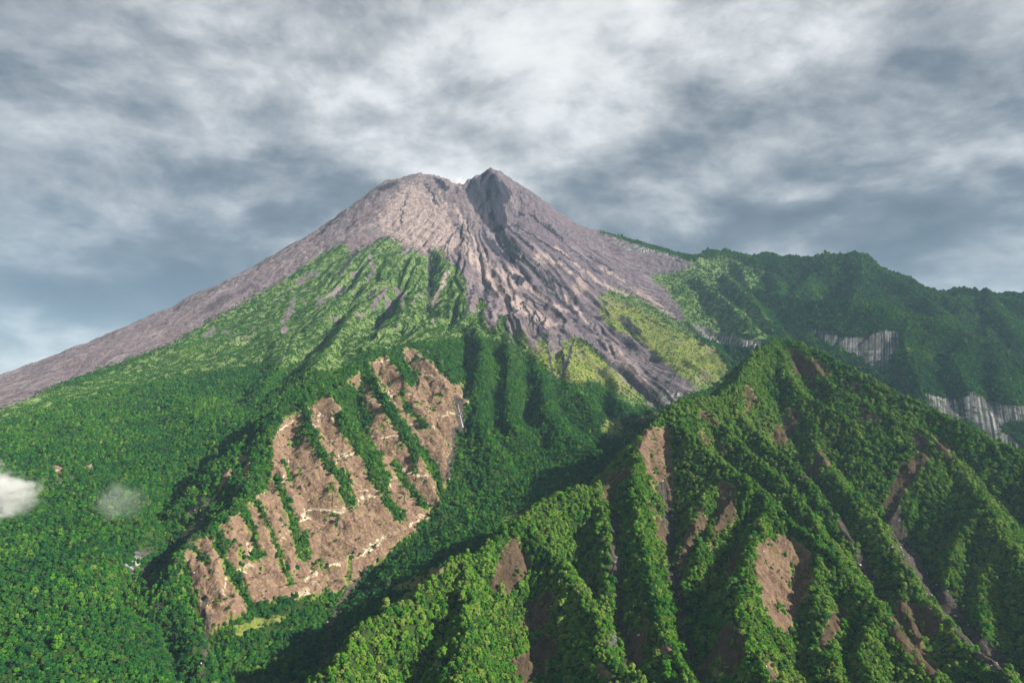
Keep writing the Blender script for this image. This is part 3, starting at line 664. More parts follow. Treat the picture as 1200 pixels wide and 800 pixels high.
# slips in the gullies of the massif; shade is painted into the colour of most, the lit few stay lighter
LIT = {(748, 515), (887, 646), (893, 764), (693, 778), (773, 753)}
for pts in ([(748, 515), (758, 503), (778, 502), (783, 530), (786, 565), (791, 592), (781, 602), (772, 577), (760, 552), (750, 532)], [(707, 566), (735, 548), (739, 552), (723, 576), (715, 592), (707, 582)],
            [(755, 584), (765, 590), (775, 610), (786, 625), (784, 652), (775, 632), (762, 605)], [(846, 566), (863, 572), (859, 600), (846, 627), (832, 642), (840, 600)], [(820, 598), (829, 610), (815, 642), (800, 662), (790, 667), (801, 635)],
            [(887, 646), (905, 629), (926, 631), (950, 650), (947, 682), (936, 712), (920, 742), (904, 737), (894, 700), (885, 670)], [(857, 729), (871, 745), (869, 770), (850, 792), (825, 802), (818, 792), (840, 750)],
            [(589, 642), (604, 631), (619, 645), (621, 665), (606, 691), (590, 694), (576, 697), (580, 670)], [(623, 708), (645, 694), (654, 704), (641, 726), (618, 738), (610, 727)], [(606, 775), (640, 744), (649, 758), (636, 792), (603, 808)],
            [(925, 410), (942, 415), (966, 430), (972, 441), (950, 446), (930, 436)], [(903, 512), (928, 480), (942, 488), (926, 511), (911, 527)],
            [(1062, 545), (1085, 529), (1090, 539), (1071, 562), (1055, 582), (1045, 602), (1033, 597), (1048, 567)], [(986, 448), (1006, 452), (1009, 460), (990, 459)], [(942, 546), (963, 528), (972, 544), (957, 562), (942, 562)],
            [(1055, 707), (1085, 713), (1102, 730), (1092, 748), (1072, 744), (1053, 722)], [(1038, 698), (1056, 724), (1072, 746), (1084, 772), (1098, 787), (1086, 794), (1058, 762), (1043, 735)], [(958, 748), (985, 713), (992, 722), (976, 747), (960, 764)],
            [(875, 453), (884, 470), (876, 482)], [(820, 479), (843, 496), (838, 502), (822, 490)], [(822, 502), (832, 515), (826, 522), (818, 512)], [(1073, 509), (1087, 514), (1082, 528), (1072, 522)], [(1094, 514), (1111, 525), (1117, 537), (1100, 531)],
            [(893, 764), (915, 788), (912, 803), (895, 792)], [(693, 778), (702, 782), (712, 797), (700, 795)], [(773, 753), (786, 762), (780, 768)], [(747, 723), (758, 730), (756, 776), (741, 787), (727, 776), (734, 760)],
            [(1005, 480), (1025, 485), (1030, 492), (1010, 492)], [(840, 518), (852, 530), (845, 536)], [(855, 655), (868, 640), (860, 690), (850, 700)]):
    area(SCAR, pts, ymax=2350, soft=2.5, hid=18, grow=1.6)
    area(SLIP_SHADE, pts, ymax=2350, soft=4, hid=18, grow=3, val=0.25 if pts[0] in LIT else 1.0)
area(CLIFF, [(713, 746), (725, 734), (722, 760), (715, 764)], ymax=2300, soft=2, val=0.7)
for pts, w in (([(777, 570), (785, 612), (790, 675), (798, 712), (800, 745), (806, 770)], 7), ([(720, 605), (722, 670), (723, 720), (736, 752)], 5), ([(1045, 600), (1050, 620), (1062, 645), (1082, 675), (1105, 708), (1140, 748), (1172, 780)], 12),
               ([(984, 610), (1010, 660), (1032, 700)], 5), ([(1130, 735), (1150, 770)], 6), ([(960, 570), (975, 600)], 4)):
    strip(BED, pts, w * 1.4 + 2, ymax=2300, hid=30)
for pts, w in (([(430, 668), (410, 690), (396, 706), (388, 728), (384, 752), (374, 795)], 7), ([(540, 470), (537, 490), (530, 530), (526, 560)], 6), ([(172, 665), (172, 690), (182, 712)], 6), ([(238, 700), (245, 730), (240, 790)], 5)):
    strip(BED, pts, w, ymin=900, hid=40)
strip(BED, [(536, 468), (539, 485), (543, 504)], 9, ymin=1500, hid=40, val=1.0)
area(BED, [(215, 600), (232, 578), (250, 585), (238, 625), (222, 650), (212, 640)], ymax=2200, soft=4, val=0.55, hid=40)
SCAR *= 1 - 0.75 * sstep(0.42, 0.75, fbm(X / 34, Y / 50, 3, 161))
BARE = np.maximum.reduce([SCAR, CLIFF, BED, ASH * 1.0, DARK * 0.8, PALE])

# ------------------------------------------------------------------ materials
def new_mat(name):
    m = bpy.data.materials.new(name)
    m.use_nodes = True
    return m, NT(m.node_tree)

def terrain_material():
    m, t = new_mat("ground")
    pos = t.n('ShaderNodeNewGeometry').outputs['Position']
    def attr(n):
        a = t.n('ShaderNodeAttribute', attribute_name=n)
        s = t.n('ShaderNodeSeparateColor')
        t.put(s.inputs[0], a.outputs['Color'])
        return s.outputs[0], s.outputs[1], s.outputs[2], a.outputs['Alpha']
    scar, cliff, ash, pale = attr("cover_rock")
    dark, grass, shrub, bed = attr("cover_green")
    slip_shade, streak, east, _ = attr("cover_tone")
    fine = t.noise(pos, 0.16, 6, 0.6)
    mid = t.noise(pos, 0.035, 6, 0.6)
    big = t.noise(pos, 0.007, 4, 0.55)
    sx = t.n('ShaderNodeSeparateXYZ')
    t.put(sx.inputs[0], pos)
    cvec = t.n('ShaderNodeCombineXYZ')
    t.put(cvec.inputs[0], t.math('MULTIPLY_ADD', sx.outputs[1], -0.6, sx.outputs[0]))
    t.put(cvec.inputs[2], t.math('MULTIPLY', sx.outputs[2], 0.03))
    cvec = cvec.outputs[0]
    vert = t.noise(cvec, 0.085, 4, 0.60)      # upright streaks of jointed rock
    vert2 = t.noise(t.vmath('MULTIPLY', pos, (0.13, 1, 0.06)), 0.10, 5, 0.62)   # rills down the scarred face
    blot = t.noise(pos, 0.09, 3, 0.5)
    def edge(mv, k=0.55):
        v = t.math('MULTIPLY_ADD', t.math('SUBTRACT', fine, 0.5), k, mv)
        return t.mapr(v, 0.38, 0.62)
    def two(f, a, b, lo=0.35, hi=0.65):
        return t.mix(t.mapr(f, lo, hi), a, b)
    col = two(mid, (0.014, 0.030, 0.008), (0.035, 0.062, 0.016))                                                # soil and undergrowth below the trees
    sg = two(mid, (0.050, 0.095, 0.030), (0.135, 0.185, 0.070))
    sg = t.mix(t.mapr(big, 0.40, 0.62), sg, two(fine, (0.065, 0.11, 0.036), (0.17, 0.215, 0.085)))
    col = t.mix(edge(shrub), col, sg)
    gr = two(mid, (0.105, 0.140, 0.034), (0.215, 0.205, 0.055))
    gr = t.mix(t.mapr(blot, 0.44, 0.62), gr, (0.08, 0.125, 0.03))
    gr = t.mix(t.math('MULTIPLY', t.mapr(big, 0.50, 0.62), 0.6), gr, (0.16, 0.13, 0.10))
    col = t.mix(t.math('MULTIPLY', edge(grass, 1.0), 0.92), col, gr)
    a1 = two(mid, (0.070, 0.057, 0.070), (0.135, 0.111, 0.124))
    a1 = t.mix(t.mapr(fine, 0.42, 0.68), a1, (0.185, 0.153, 0.160))
    a1 = t.mix(t.mapr(blot, 0.56, 0.70), a1, (0.075, 0.055, 0.066))
    a1 = t.mix(t.math('MULTIPLY', t.mapr(big, 0.5, 0.66), 0.4), a1, (0.115, 0.075, 0.078))
    a1 = t.mix(t.math('MULTIPLY', east, 0.55), a1, two(mid, (0.068, 0.056, 0.078), (0.124, 0.103, 0.124)))
    a1 = t.mix(t.math('MULTIPLY', t.mapr(streak, 0.70, 0.92), 0.6), a1, (0.20, 0.17, 0.178))
    a1 = t.mix(t.math('MULTIPLY', t.mapr(streak, 0.55, 0.30), 0.75), a1, (0.070, 0.055, 0.068))
    col = t.mix(edge(ash, 0.9), col, a1)
    pl = two(fine, (0.20, 0.152, 0.145), (0.34, 0.275, 0.255))
    pl = t.mix(t.mapr(blot, 0.54, 0.70), pl, (0.16, 0.115, 0.115))
    col = t.mix(t.mapr(t.math('MULTIPLY_ADD', t.math('SUBTRACT', mid, 0.5), 1.3, pale), 0.25, 0.85), col, pl)
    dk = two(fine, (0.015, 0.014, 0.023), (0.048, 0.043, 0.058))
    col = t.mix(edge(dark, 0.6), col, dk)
    # slips: brown soil with pale ledges of harder rock that dip down the valley
    sp = t.n('ShaderNodeSeparateXYZ')
    t.put(sp.inputs[0], pos)
    q = t.math('MULTIPLY_ADD', sp.outputs[1], -0.30, sp.outputs[2])
    q = t.math('MULTIPLY_ADD', mid, 34.0, q)
    band = t.math('ABSOLUTE', t.math('SUBTRACT', t.math('FRACT', t.math('DIVIDE', q, 62.0)), 0.5))
    band = t.mapr(band, 0.055, 0.015)
    band = t.math('MULTIPLY', band, t.mapr(vert2, 0.40, 0.58))
    band = t.math('MULTIPLY', band, t.mapr(big, 0.36, 0.50))
    band = t.math('MULTIPLY', band, t.mapr(sp.outputs[0], -60.0, -160.0))
    sc = two(mid, (0.118, 0.075, 0.054), (0.190, 0.124, 0.090))
    sc = t.mix(t.mapr(fine, 0.45, 0.70), sc, (0.25, 0.178, 0.125))
    sc = t.mix(t.math('MULTIPLY', t.mapr(vert2, 0.54, 0.70), 0.8), sc, (0.11, 0.072, 0.052))
    sc = t.mix(t.math('MULTIPLY', t.mapr(blot, 0.56, 0.66), 0.45), sc, (0.20, 0.18, 0.05))
    sc = t.mix(band, sc, (0.48, 0.41, 0.30))
    shade_col = two(mid, (0.040, 0.030, 0.021), (0.078, 0.057, 0.038))  # slip soil darkened to stand for the shade in the gullies
    shade_col = t.mix(t.mapr(vert, 0.54, 0.74), shade_col, (0.115, 0.085, 0.052))
    sc = t.mix(t.math('MULTIPLY', slip_shade, 0.85), sc, shade_col)
    fringe = t.math('MULTIPLY', t.mapr(scar, 0.02, 0.25), t.mapr(scar, 0.98, 0.55))
    fg = two(fine, (0.06, 0.11, 0.022), (0.19, 0.20, 0.06))
    col = t.mix(t.math('MULTIPLY', fringe, 0.9), col, fg)
    col = t.mix(edge(scar, 1.1), col, sc)
    bd = two(fine, (0.036, 0.031, 0.028), (0.085, 0.072, 0.062))
    col = t.mix(edge(bed, 0.9), col, bd)
    cl = two(vert, (0.040, 0.042, 0.046), (0.36, 0.35, 0.345), 0.40, 0.68)
    cl = t.mix(t.math('MULTIPLY', t.mapr(big, 0.42, 0.58), 0.7), cl, (0.055, 0.055, 0.058))
    cl = t.mix(t.mapr(mid, 0.52, 0.62), cl, (0.05, 0.06, 0.035))
    col = t.mix(edge(cliff, 0.9), col, cl)
    b = t.n('ShaderNodeBsdfDiffuse')
    t.put(b.inputs['Color'], col)
    b.inputs['Roughness'].default_value = 0.6
    hgt = t.math('MULTIPLY_ADD', mid, 9.0, t.math('MULTIPLY', fine, 4.0))
    hgt = t.math('MULTIPLY_ADD', vert, 6.0, hgt)
    hgt = t.math('MULTIPLY_ADD', t.math('MULTIPLY', vert2, scar), 9.0, hgt)
    bp = t.n('ShaderNodeBump')
    bp.inputs['Strength'].default_value = 1.0
    bp.inputs['Distance'].default_value = 1.0
    t.put(bp.inputs['Height'], hgt)
    t.put(b.inputs['Normal'], bp.outputs[0])
    o = t.n('ShaderNodeOutputMaterial')
    t.t.links.new(b.outputs[0], o.inputs[0])
    return m
MAT_GROUND = terrain_material()

def leaf_material():
    m, t = new_mat("leaves")
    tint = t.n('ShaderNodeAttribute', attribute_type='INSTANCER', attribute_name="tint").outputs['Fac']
    lv = t.n('ShaderNodeAttribute', attribute_name="leaf_tone").outputs['Fac']
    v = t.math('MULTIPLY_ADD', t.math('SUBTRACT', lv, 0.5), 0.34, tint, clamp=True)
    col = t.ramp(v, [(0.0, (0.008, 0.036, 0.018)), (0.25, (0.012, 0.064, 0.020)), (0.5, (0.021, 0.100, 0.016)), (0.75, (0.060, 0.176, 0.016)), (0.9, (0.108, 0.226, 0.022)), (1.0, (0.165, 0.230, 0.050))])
    hue = t.n('ShaderNodeObjectInfo').outputs['Random']
    col = t.mix(t.mapr(hue, 0.78, 1.0, 0.0, 0.70, False), col, t.mix(lv, (0.035, 0.055, 0.014), (0.120, 0.145, 0.040)))
    col = t.mix(t.mapr(hue, 0.22, 0.0, 0.0, 0.60, False), col, t.mix(lv, (0.008, 0.034, 0.020), (0.030, 0.085, 0.036)))
    d = t.n('ShaderNodeBsdfDiffuse')
    t.put(d.inputs[0], col)
    tr = t.n('ShaderNodeBsdfTranslucent')
    t.put(tr.inputs[0], t.mix(0.5, col, (0.10, 0.22, 0.02)))
    mx = t.n('ShaderNodeMixShader')
    mx.inputs[0].default_value = 0.2
    t.t.links.new(d.outputs[0], mx.inputs[1])
    t.t.links.new(tr.outputs[0], mx.inputs[2])
    o = t.n('ShaderNodeOutputMaterial')
    t.t.links.new(mx.outputs[0], o.inputs[0])
    return m
MAT_LEAF = leaf_material()

def plain_material(name, a, b, scale):
    m, t = new_mat(name)
    pos = t.n('ShaderNodeNewGeometry').outputs['Position']
    f = t.noise(pos, scale, 5, 0.6)
    d = t.n('ShaderNodeBsdfDiffuse')
    t.put(d.inputs[0], t.mix(t.mapr(f, 0.35, 0.65), a, b))
    o = t.n('ShaderNodeOutputMaterial')
    t.t.links.new(d.outputs[0], o.inputs[0])
    return m
MAT_BARK = plain_material("bark", (0.16, 0.12, 0.09), (0.34, 0.29, 0.23), 0.9)
MAT_BOULDER = plain_material("boulder", (0.22, 0.21, 0.20), (0.5, 0.48, 0.46), 0.6)

def tag(o, label=None, cat=None, kind=None, group=None):
    for k, v in (("label", label), ("category", cat), ("kind", kind), ("group", group)):
        if v:
            o[k] = v
    return o
def mesh_obj(name, verts, faces, mat, parent=None, smooth=False):
    me = bpy.data.meshes.new(name)
    me.from_pydata([tuple(map(float, v)) for v in verts], [], [tuple(map(int, f)) for f in faces])
    if smooth:
        me.shade_smooth()
    me.materials.append(mat)
    o = bpy.data.objects.new(name, me)
    COL.objects.link(o)
    o.parent = parent
    return o

# ------------------------------------------------------------------ the terrain as mountain, ridges and hills
cls = np.zeros((nr, na), np.int8)
hills = (Y > 2380) & (X / Y > 0.30) & ~massif
east = (X / Y - 0.20) * 5000 + (Y - 4000) * 0.0
hills |= (Y > 3000) & (PX > 800 + 0.25 * (PY - 300)) & ~massif & (ASH < 0.4)
cls[hills] = 3
cls[RIDGE_L] = 1
cls[massif] = 2
cls = cls[:-1, :-1]
idx = np.arange(nr * na, dtype=np.int64).reshape(nr, na)
quads = np.stack([idx[:-1, :-1], idx[:-1, 1:], idx[1:, 1:], idx[1:, :-1]], -1)
co = np.stack([X, Y, Z + CZ], -1).reshape(-1, 3).astype(np.float32)
rock = np.stack([SCAR, CLIFF, ASH, PALE], -1).reshape(-1, 4).astype(np.float32)
green = np.stack([DARK, GRASS, SHRUB, BED], -1).reshape(-1, 4).astype(np.float32)
STREAK = 0.62 + (ridged((vth + wob) * 34, vr / 800, 3, 181) - 0.62) * (0.2 + 1.4 * sstep(-0.3, 0.6, fbm(X / 260, Y / 260, 3, 183)))
soil = np.stack([SLIP_SHADE, STREAK, sstep(0.15, 0.5, vth), N3 * 0], -1).reshape(-1, 4).astype(np.float32)  # painted shade of the slips, ash streaks, east flank
def terrain_obj(name, sel, label, cat):
    f = quads[sel]
    used, inv = np.unique(f.ravel(), return_inverse=True)
    me = bpy.data.meshes.new(name)
    me.vertices.add(len(used))
    me.vertices.foreach_set('co', co[used].ravel())
    me.loops.add(f.size)
    me.loops.foreach_set('vertex_index', inv.astype(np.int32).ravel())
    me.polygons.add(len(f))
    me.polygons.foreach_set('loop_start', np.arange(0, f.size, 4, dtype=np.int32))
    for an, arr in (("cover_rock", rock), ("cover_green", green), ("cover_tone", soil)):
        at = me.attributes.new(an, 'FLOAT_COLOR', 'POINT')
        at.data.foreach_set('color', arr[used].ravel())
    me.update(calc_edges=True)
    me.shade_smooth()
    me.materials.append(MAT_GROUND)
    o = bpy.data.objects.new(name, me)
    COL.objects.link(o)
    return tag(o, label, cat, 'structure')
terrain_obj("mountain", cls == 0, "tall purple grey volcano cone with two summit knobs and green lower slopes", "mountain")
terrain_obj("ridge", cls == 1, "long ridge with a bare brown landslide face beside the river valley", "ridge")
terrain_obj("foothills", cls == 2, "sharp forested spurs and gullies rising to a peak before the volcano", "foothills")
terrain_obj("hills", cls == 3, "dark forested hills with pale upright cliffs behind the sharp spurs", "hills")

# ------------------------------------------------------------------ tree crowns: lumps of foliage with loose leaf sprays
def ico():
    g = (1 + 5 ** 0.5) / 2
    v = [(-1, g, 0), (1, g, 0), (-1, -g, 0), (1, -g, 0), (0, -1, g), (0, 1, g), (0, -1, -g), (0, 1, -g), (g, 0, -1), (g, 0, 1), (-g, 0, -1), (-g, 0, 1)]
    f = [(0, 11, 5), (0, 5, 1), (0, 1, 7), (0, 7, 10), (0, 10, 11), (1, 5, 9), (5, 11, 4), (11, 10, 2), (10, 7, 6), (7, 1, 8), (3, 9, 4), (3, 4, 2), (3, 2, 6), (3, 6, 8), (3, 8, 9), (4, 9, 5), (2, 4, 11), (6, 2, 10), (8, 6, 7), (9, 8, 1)]
    v = [np.array(p) / np.linalg.norm(p) for p in v]
    cache, nf = {}, []
    def mid(a, b):
        k = (min(a, b), max(a, b))
        if k not in cache:
            p = v[a] + v[b]
            v.append(p / np.linalg.norm(p))
            cache[k] = len(v) - 1
        return cache[k]
    for a, b, c in f:
        x, y, z = mid(a, b), mid(b, c), mid(c, a)
        nf += [(a, x, z), (b, y, x), (c, z, y), (x, y, z)]
    return np.array(v), np.array(nf)
ICV, ICF = ico()
def crown_mesh(name, seed, lumps, flat, spread, sprays):
    r = np.random.default_rng(seed)
    V, Fc, tone = [], [], []
    cen = []
    ex = r.normal(0, 0.16, 2)
    sq = 1 + r.normal(0, 0.15)
    for i in range(lumps):
        a = i * 2.399 + r.random() * 1.1
        q = math.sqrt((i + 0.2) / lumps) * (0.75 + 0.45 * r.random())
        rad = spread * q
        zc = (0.98 - 0.72 * q * q + 0.34 * (r.random() - 0.5)) * flat
        cen.append((rad * math.cos(a) * sq + ex[0] * q, rad * math.sin(a) / sq + ex[1] * q, zc, 0.17 + 0.17 * r.random() ** 1.5))
    cen.append((0, 0, 0.42 * flat, 0.48))
    n = 0
    for (x, y, z, rr) in cen:
        d = ICV + r.normal(0, 0.13, ICV.shape)
        p = d * np.array([rr, rr, rr * 0.85]) + (x, y, z)
        V.append(p)
        Fc += [tuple(f + n) for f in ICF]
        base = 0.35 + 0.3 * r.random()
        tone += list(np.clip(base + r.normal(0, 0.13, len(ICF)), 0, 1))
        n += len(ICV)
    for k in range(sprays):
        x, y, z, rr = cen[r.integers(lumps)]
        d = r.normal(0, 1, 3)
        d[2] = abs(d[2]) * 0.9 - 0.25
        d /= np.linalg.norm(d)
        c = np.array([x, y, z]) + d * rr * (0.95 + 0.40 * r.random())
        u = np.cross(d, r.normal(0, 1, 3)); u /= np.linalg.norm(u) + 1e-6
        w = np.cross(d, u) + d * r.normal(0, 0.5)
        s = 0.06 + 0.10 * r.random()
        V.append(np.array([c - u * s, c + w * s * 0.9, c + u * s, c - w * s * 0.9]))
        Fc.append((n, n + 1, n + 2, n + 3))
        tone.append(np.clip(0.55 + r.normal(0, 0.2), 0, 1))
        n += 4
    me = bpy.data.meshes.new(name)
    me.from_pydata(np.concatenate(V).tolist(), [], [tuple(int(q) for q in f) for f in Fc])
    at = me.attributes.new("leaf_tone", 'FLOAT', 'FACE')
    at.data.foreach_set('value', np.array(tone, np.float32))
    me.materials.append(MAT_LEAF)
    return me
CROWNS = [crown_mesh("crown", 1, 20, 1.10, 0.80, 620), crown_mesh("crown", 2, 17, 1.45, 0.70, 560), crown_mesh("crown", 3, 24, 0.85, 0.95, 700),
          crown_mesh("crown", 4, 15, 1.85, 0.55, 520), crown_mesh("crown", 5, 21, 1.05, 0.85, 640)]
def trunk_mesh(seed):
    r = np.random.default_rng(seed)
    V, Fc = [], []
    def limb(p0, p1, r0, r1):
        n = len(V)
        p0, p1 = np.array(p0), np.array(p1)
        d = p1 - p0; d = d / np.linalg.norm(d)
        u = np.cross(d, (0.3, 1, 0.1)); u /= np.linalg.norm(u)
        w = np.cross(d, u)
        for t_, rr in ((0, r0), (0.5, (r0 + r1) * 0.48), (1, r1)):
            c = p0 + (p1 - p0) * t_ + (r.normal(0, 0.02, 3) if t_ == 0.5 else 0)
            for k in range(7):
                a = k * 2 * math.pi / 7
                V.append(c + (u * math.cos(a) + w * math.sin(a)) * rr)
        for j in range(2):
            for k in range(7):
                Fc.append((n + j * 7 + k, n + j * 7 + (k + 1) % 7, n + j * 7 + 7 + (k + 1) % 7, n + j * 7 + 7 + k))
        Fc.append(tuple(n + 14 + k for k in range(7)))
    limb((0, 0, -0.6), (0.03, 0.02, 0.45), 0.085, 0.055)
    for k in range(4):
        a = k * 1.57 + r.random()
        limb((0.03, 0.02, 0.40), (0.5 * math.cos(a), 0.5 * math.sin(a), 0.75 + 0.2 * r.random()), 0.042, 0.015)
    me = bpy.data.meshes.new("trunk")
    me.from_pydata([tuple(map(float, v)) for v in V], [], Fc)
    me.materials.append(MAT_BARK)
    return me
TRUNKS = [trunk_mesh(20 + k) for k in range(5)]

# ------------------------------------------------------------------ where trees stand
gy = np.gradient(Z, axis=0) / np.gradient(Y, axis=0)
gx = np.gradient(Z, axis=1) / np.gradient(X, axis=1)
gyw = gy - gx * (X / Y)
slope = np.sqrt(gx ** 2 + gyw ** 2)
cell = (np.gradient(Yr)[:, None] * (A[1] - A[0]) * Y)
view = (PX > -120) & (PX < 1320) & (PY < 930) & (HID < 90) & (Y > 560) & (Y < 5600)
wood = np.clip(1 - BARE * 1.15, 0, 1) ** 1.5 * (1 - 0.9 * np.clip(GRASS * 1.1, 0, 1))
up = SHRUB
hillz = sstep(2500, 3100, Y) * hills
size = 3.25 + 0.6 * N3 + 0.0 * Y                        # crown radius, metres
size = np.where(massif, 3.45 + 0.7 * N3, size)
size = size * (1 - 0.52 * np.clip(up * 1.2, 0, 1)) + hillz * 1.6
size = np.clip(size, 1.7, 8)
clump = np.clip(0.55 + 0.9 * fbm(X / 30, Y / 30, 2, 131), 0.05, 1)
dens = 1.0 / (0.95 * size ** 2 * 2.0) * np.clip(0.85 + 0.7 * fbm(X / 21, Y / 21, 2, 191), 0.2, 1.25) * wood * np.where(up > 0.5, clump * 0.62, 1.0)
dens = np.maximum(dens, (SCAR > 0.2) * (0.0075 + 0.010 * SLIP_SHADE) * sstep(0.05, 0.5, fbm(X / 22, Y / 30, 3, 171)))
dens = np.maximum(dens, (GRASS > 0.4) * 0.012 * sstep(0.1, 0.6, fbm(X / 28, Y / 34, 3, 173)))
size = np.where((SCAR > 0.5) | (GRASS > 0.5), 2.0, size)
lam = np.where(view, cell * np.sqrt(1 + np.minimum(slope, 1.5) ** 2) * dens, 0)
cnt = rng.poisson(lam)
ii, jj = np.nonzero(cnt)
rep = cnt[ii, jj]
ii, jj = np.repeat(ii, rep), np.repeat(jj, rep)
n = len(ii)
fi, fj = rng.random(n).astype(np.float32), rng.random(n).astype(np.float32)
i2, j2 = np.minimum(ii + 1, nr - 1), np.minimum(jj + 1, na - 1)
def bil(G):
    return (G[ii, jj] * (1 - fi) + G[i2, jj] * fi) * (1 - fj) + (G[ii, j2] * (1 - fi) + G[i2, j2] * fi) * fj
TX, TY, TZ = bil(X), bil(Y), bil(Z)
tsz = size[ii, jj] * np.exp(rng.normal(-0.03, 0.33, n))
big_ = rng.random(n) < 0.035
tm, tu, th = massif[ii, jj], up[ii, jj], hillz[ii, jj]
TZ = TZ + rng.normal(0, 0.30, n) * tsz - 0.12 * tsz
reg = fbm(TX / 140, TY / 140, 3, 141)
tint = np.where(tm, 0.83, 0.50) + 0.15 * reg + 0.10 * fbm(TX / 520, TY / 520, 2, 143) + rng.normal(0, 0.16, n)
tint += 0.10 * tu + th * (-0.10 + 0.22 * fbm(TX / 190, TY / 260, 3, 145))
val = (~tm) & (TX / TY > -0.25) & (TX / TY < 0.19) & (TY > 1150) & (tu < 0.5)
tint -= 0.02 * val
tint[rng.random(n) < 0.025] += 0.28
tint = np.clip(tint, 0.02, 1)
tkind = rng.integers(0, 5, n)
tkind[big_] = 3
tsz = np.where(big_ & (tu < 0.3), tsz * 1.35, tsz)
trot = rng.random(n) * 6.283
print("trees", n)

# the trees that show largest are things of their own: visible, in the frame
tpx, tpy = project(TX, TY, TZ + tsz * 0.6)
thid = HID[ii, jj]
vis = (tpx > 4) & (tpx < 1196) & (tpy > 60) & (tpy < 797) & (thid < 0.5) & (tu < 0.3)
show = np.where(vis, tsz / TY, 0)
pick = np.argsort(-show)[:300]
chosen = np.zeros(n, bool)
chosen[pick] = True

protos = []
for kd in range(5):
    protos.append(None)
def place_tree(i):
    kd = int(tkind[i])
    root = bpy.data.objects.new("broadleaf_tree", None)
    COL.objects.link(root)
    root.empty_display_size = 0.5
    root.location = (float(TX[i]), float(TY[i]), float(TZ[i] + CZ))
    root.rotation_euler = (0, 0, float(trot[i]))
    s = float(tsz[i])
    root.scale = (s, s, s)
    parts = []
    if protos[kd] is None:
        c = bpy.data.objects.new("crown", CROWNS[kd])
        k = bpy.data.objects.new("trunk", TRUNKS[kd])
        protos[kd] = (c, k)
        parts = [c, k]
    else:
        parts = [p.copy() for p in protos[kd]]
    for p in parts:
        COL.objects.link(p)
        p.parent = root
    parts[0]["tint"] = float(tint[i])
    return root
GROUPS = [
    (lambda x, y: x < 345, "broadleaf tree in the left forest below the pale bank", "trees of the left forest"),
    (lambda x, y: x < 560, "sunlit broadleaf tree on the bright green knoll beside the dark river valley", "trees on the bright knoll"),
    (lambda x, y: x < 735, "broadleaf tree on the spur between the dark brown gully and the narrow middle gully", "trees on the broad spur"),
    (lambda x, y: x < 850, "broadleaf tree on the narrow spur left of the dark deep gully", "trees on the narrow spur"),
    (lambda x, y: x < 1000, "broadleaf tree on the slopes around the tan landslide scar", "trees round the tan scar"),
    (lambda x, y: x < 1110, "broadleaf tree on the long spur running down past the tan scar", "trees on the long spur"),
    (lambda x, y: True, "broadleaf tree on the last spur beside the bouldery gully", "trees on the last spur"),
]
for i in pick:
    root = place_tree(i)
    for cond, lab, grp in GROUPS:
        if cond(tpx[i], tpy[i]):
            tag(root, lab, "tree", None, grp)
            break

# the rest of the forest, too many to count, as one mass
def scatter(name, pts, scl, rot, tnt, kind, sources, label, cat):
    me = bpy.data.meshes.new(name)
    me.vertices.add(len(pts))
    me.vertices.foreach_set('co', pts.astype(np.float32).ravel())
    for an, arr, ty in (("size", scl, 'FLOAT'), ("turn", rot, 'FLOAT'), ("tone", tnt, 'FLOAT'), ("sort", kind, 'INT')):
        at = me.attributes.new(an, ty, 'POINT')
        at.data.foreach_set('value', arr.astype(np.int32 if ty == 'INT' else np.float32))
    o = bpy.data.objects.new(name, me)
    COL.objects.link(o)
    g = bpy.data.node_groups.new(name, 'GeometryNodeTree')
    g.interface.new_socket("Geometry", in_out='INPUT', socket_type='NodeSocketGeometry')
    g.interface.new_socket("Geometry", in_out='OUTPUT', socket_type='NodeSocketGeometry')
    N, L = g.nodes, g.links
    gi, go = N.new('NodeGroupInput'), N.new('NodeGroupOutput')
    m2p = N.new('GeometryNodeMeshToPoints')
    L.new(gi.outputs[0], m2p.inputs['Mesh'])
    join = N.new('GeometryNodeJoinGeometry')
    for src in reversed(sources):
        oi = N.new('GeometryNodeObjectInfo')
        oi.transform_space = 'ORIGINAL'
        oi.inputs['Object'].default_value = src
        g2i = N.new('GeometryNodeGeometryToInstance')
        L.new(oi.outputs['Geometry'], g2i.inputs[0])
        L.new(g2i.outputs[0], join.inputs[0])
    def na_(nm, ty):
        nd = N.new('GeometryNodeInputNamedAttribute')
        nd.data_type = ty
        nd.inputs['Name'].default_value = nm
        return nd.outputs['Attribute']
    inst = N.new('GeometryNodeInstanceOnPoints')
    L.new(m2p.outputs[0], inst.inputs['Points'])
    L.new(join.outputs[0], inst.inputs['Instance'])
    inst.inputs['Pick Instance'].default_value = True
    L.new(na_("sort", 'INT'), inst.inputs['Instance Index'])
    cxyz = N.new('ShaderNodeCombineXYZ')
    L.new(na_("turn", 'FLOAT'), cxyz.inputs[2])
    e2r = N.new('FunctionNodeEulerToRotation')
    L.new(cxyz.outputs[0], e2r.inputs[0])
    L.new(e2r.outputs[0], inst.inputs['Rotation'])
    sx = N.new('ShaderNodeCombineXYZ')
    sa = na_("size", 'FLOAT')
    for q in range(3):
        L.new(sa, sx.inputs[q])
    L.new(sx.outputs[0], inst.inputs['Scale'])
    st = N.new('GeometryNodeStoreNamedAttribute')
    st.data_type, st.domain = 'FLOAT', 'INSTANCE'
    st.inputs['Name'].default_value = "tint"
    L.new(inst.outputs[0], st.inputs['Geometry'])
    L.new(na_("tone", 'FLOAT'), st.inputs['Value'])
    L.new(st.outputs[0], go.inputs[0])
    md = o.modifiers.new("scatter", 'NODES')
    md.node_group = g
    return tag(o, label, cat, 'stuff')
rest = ~chosen
P3 = np.stack([TX, TY, TZ + CZ], -1)
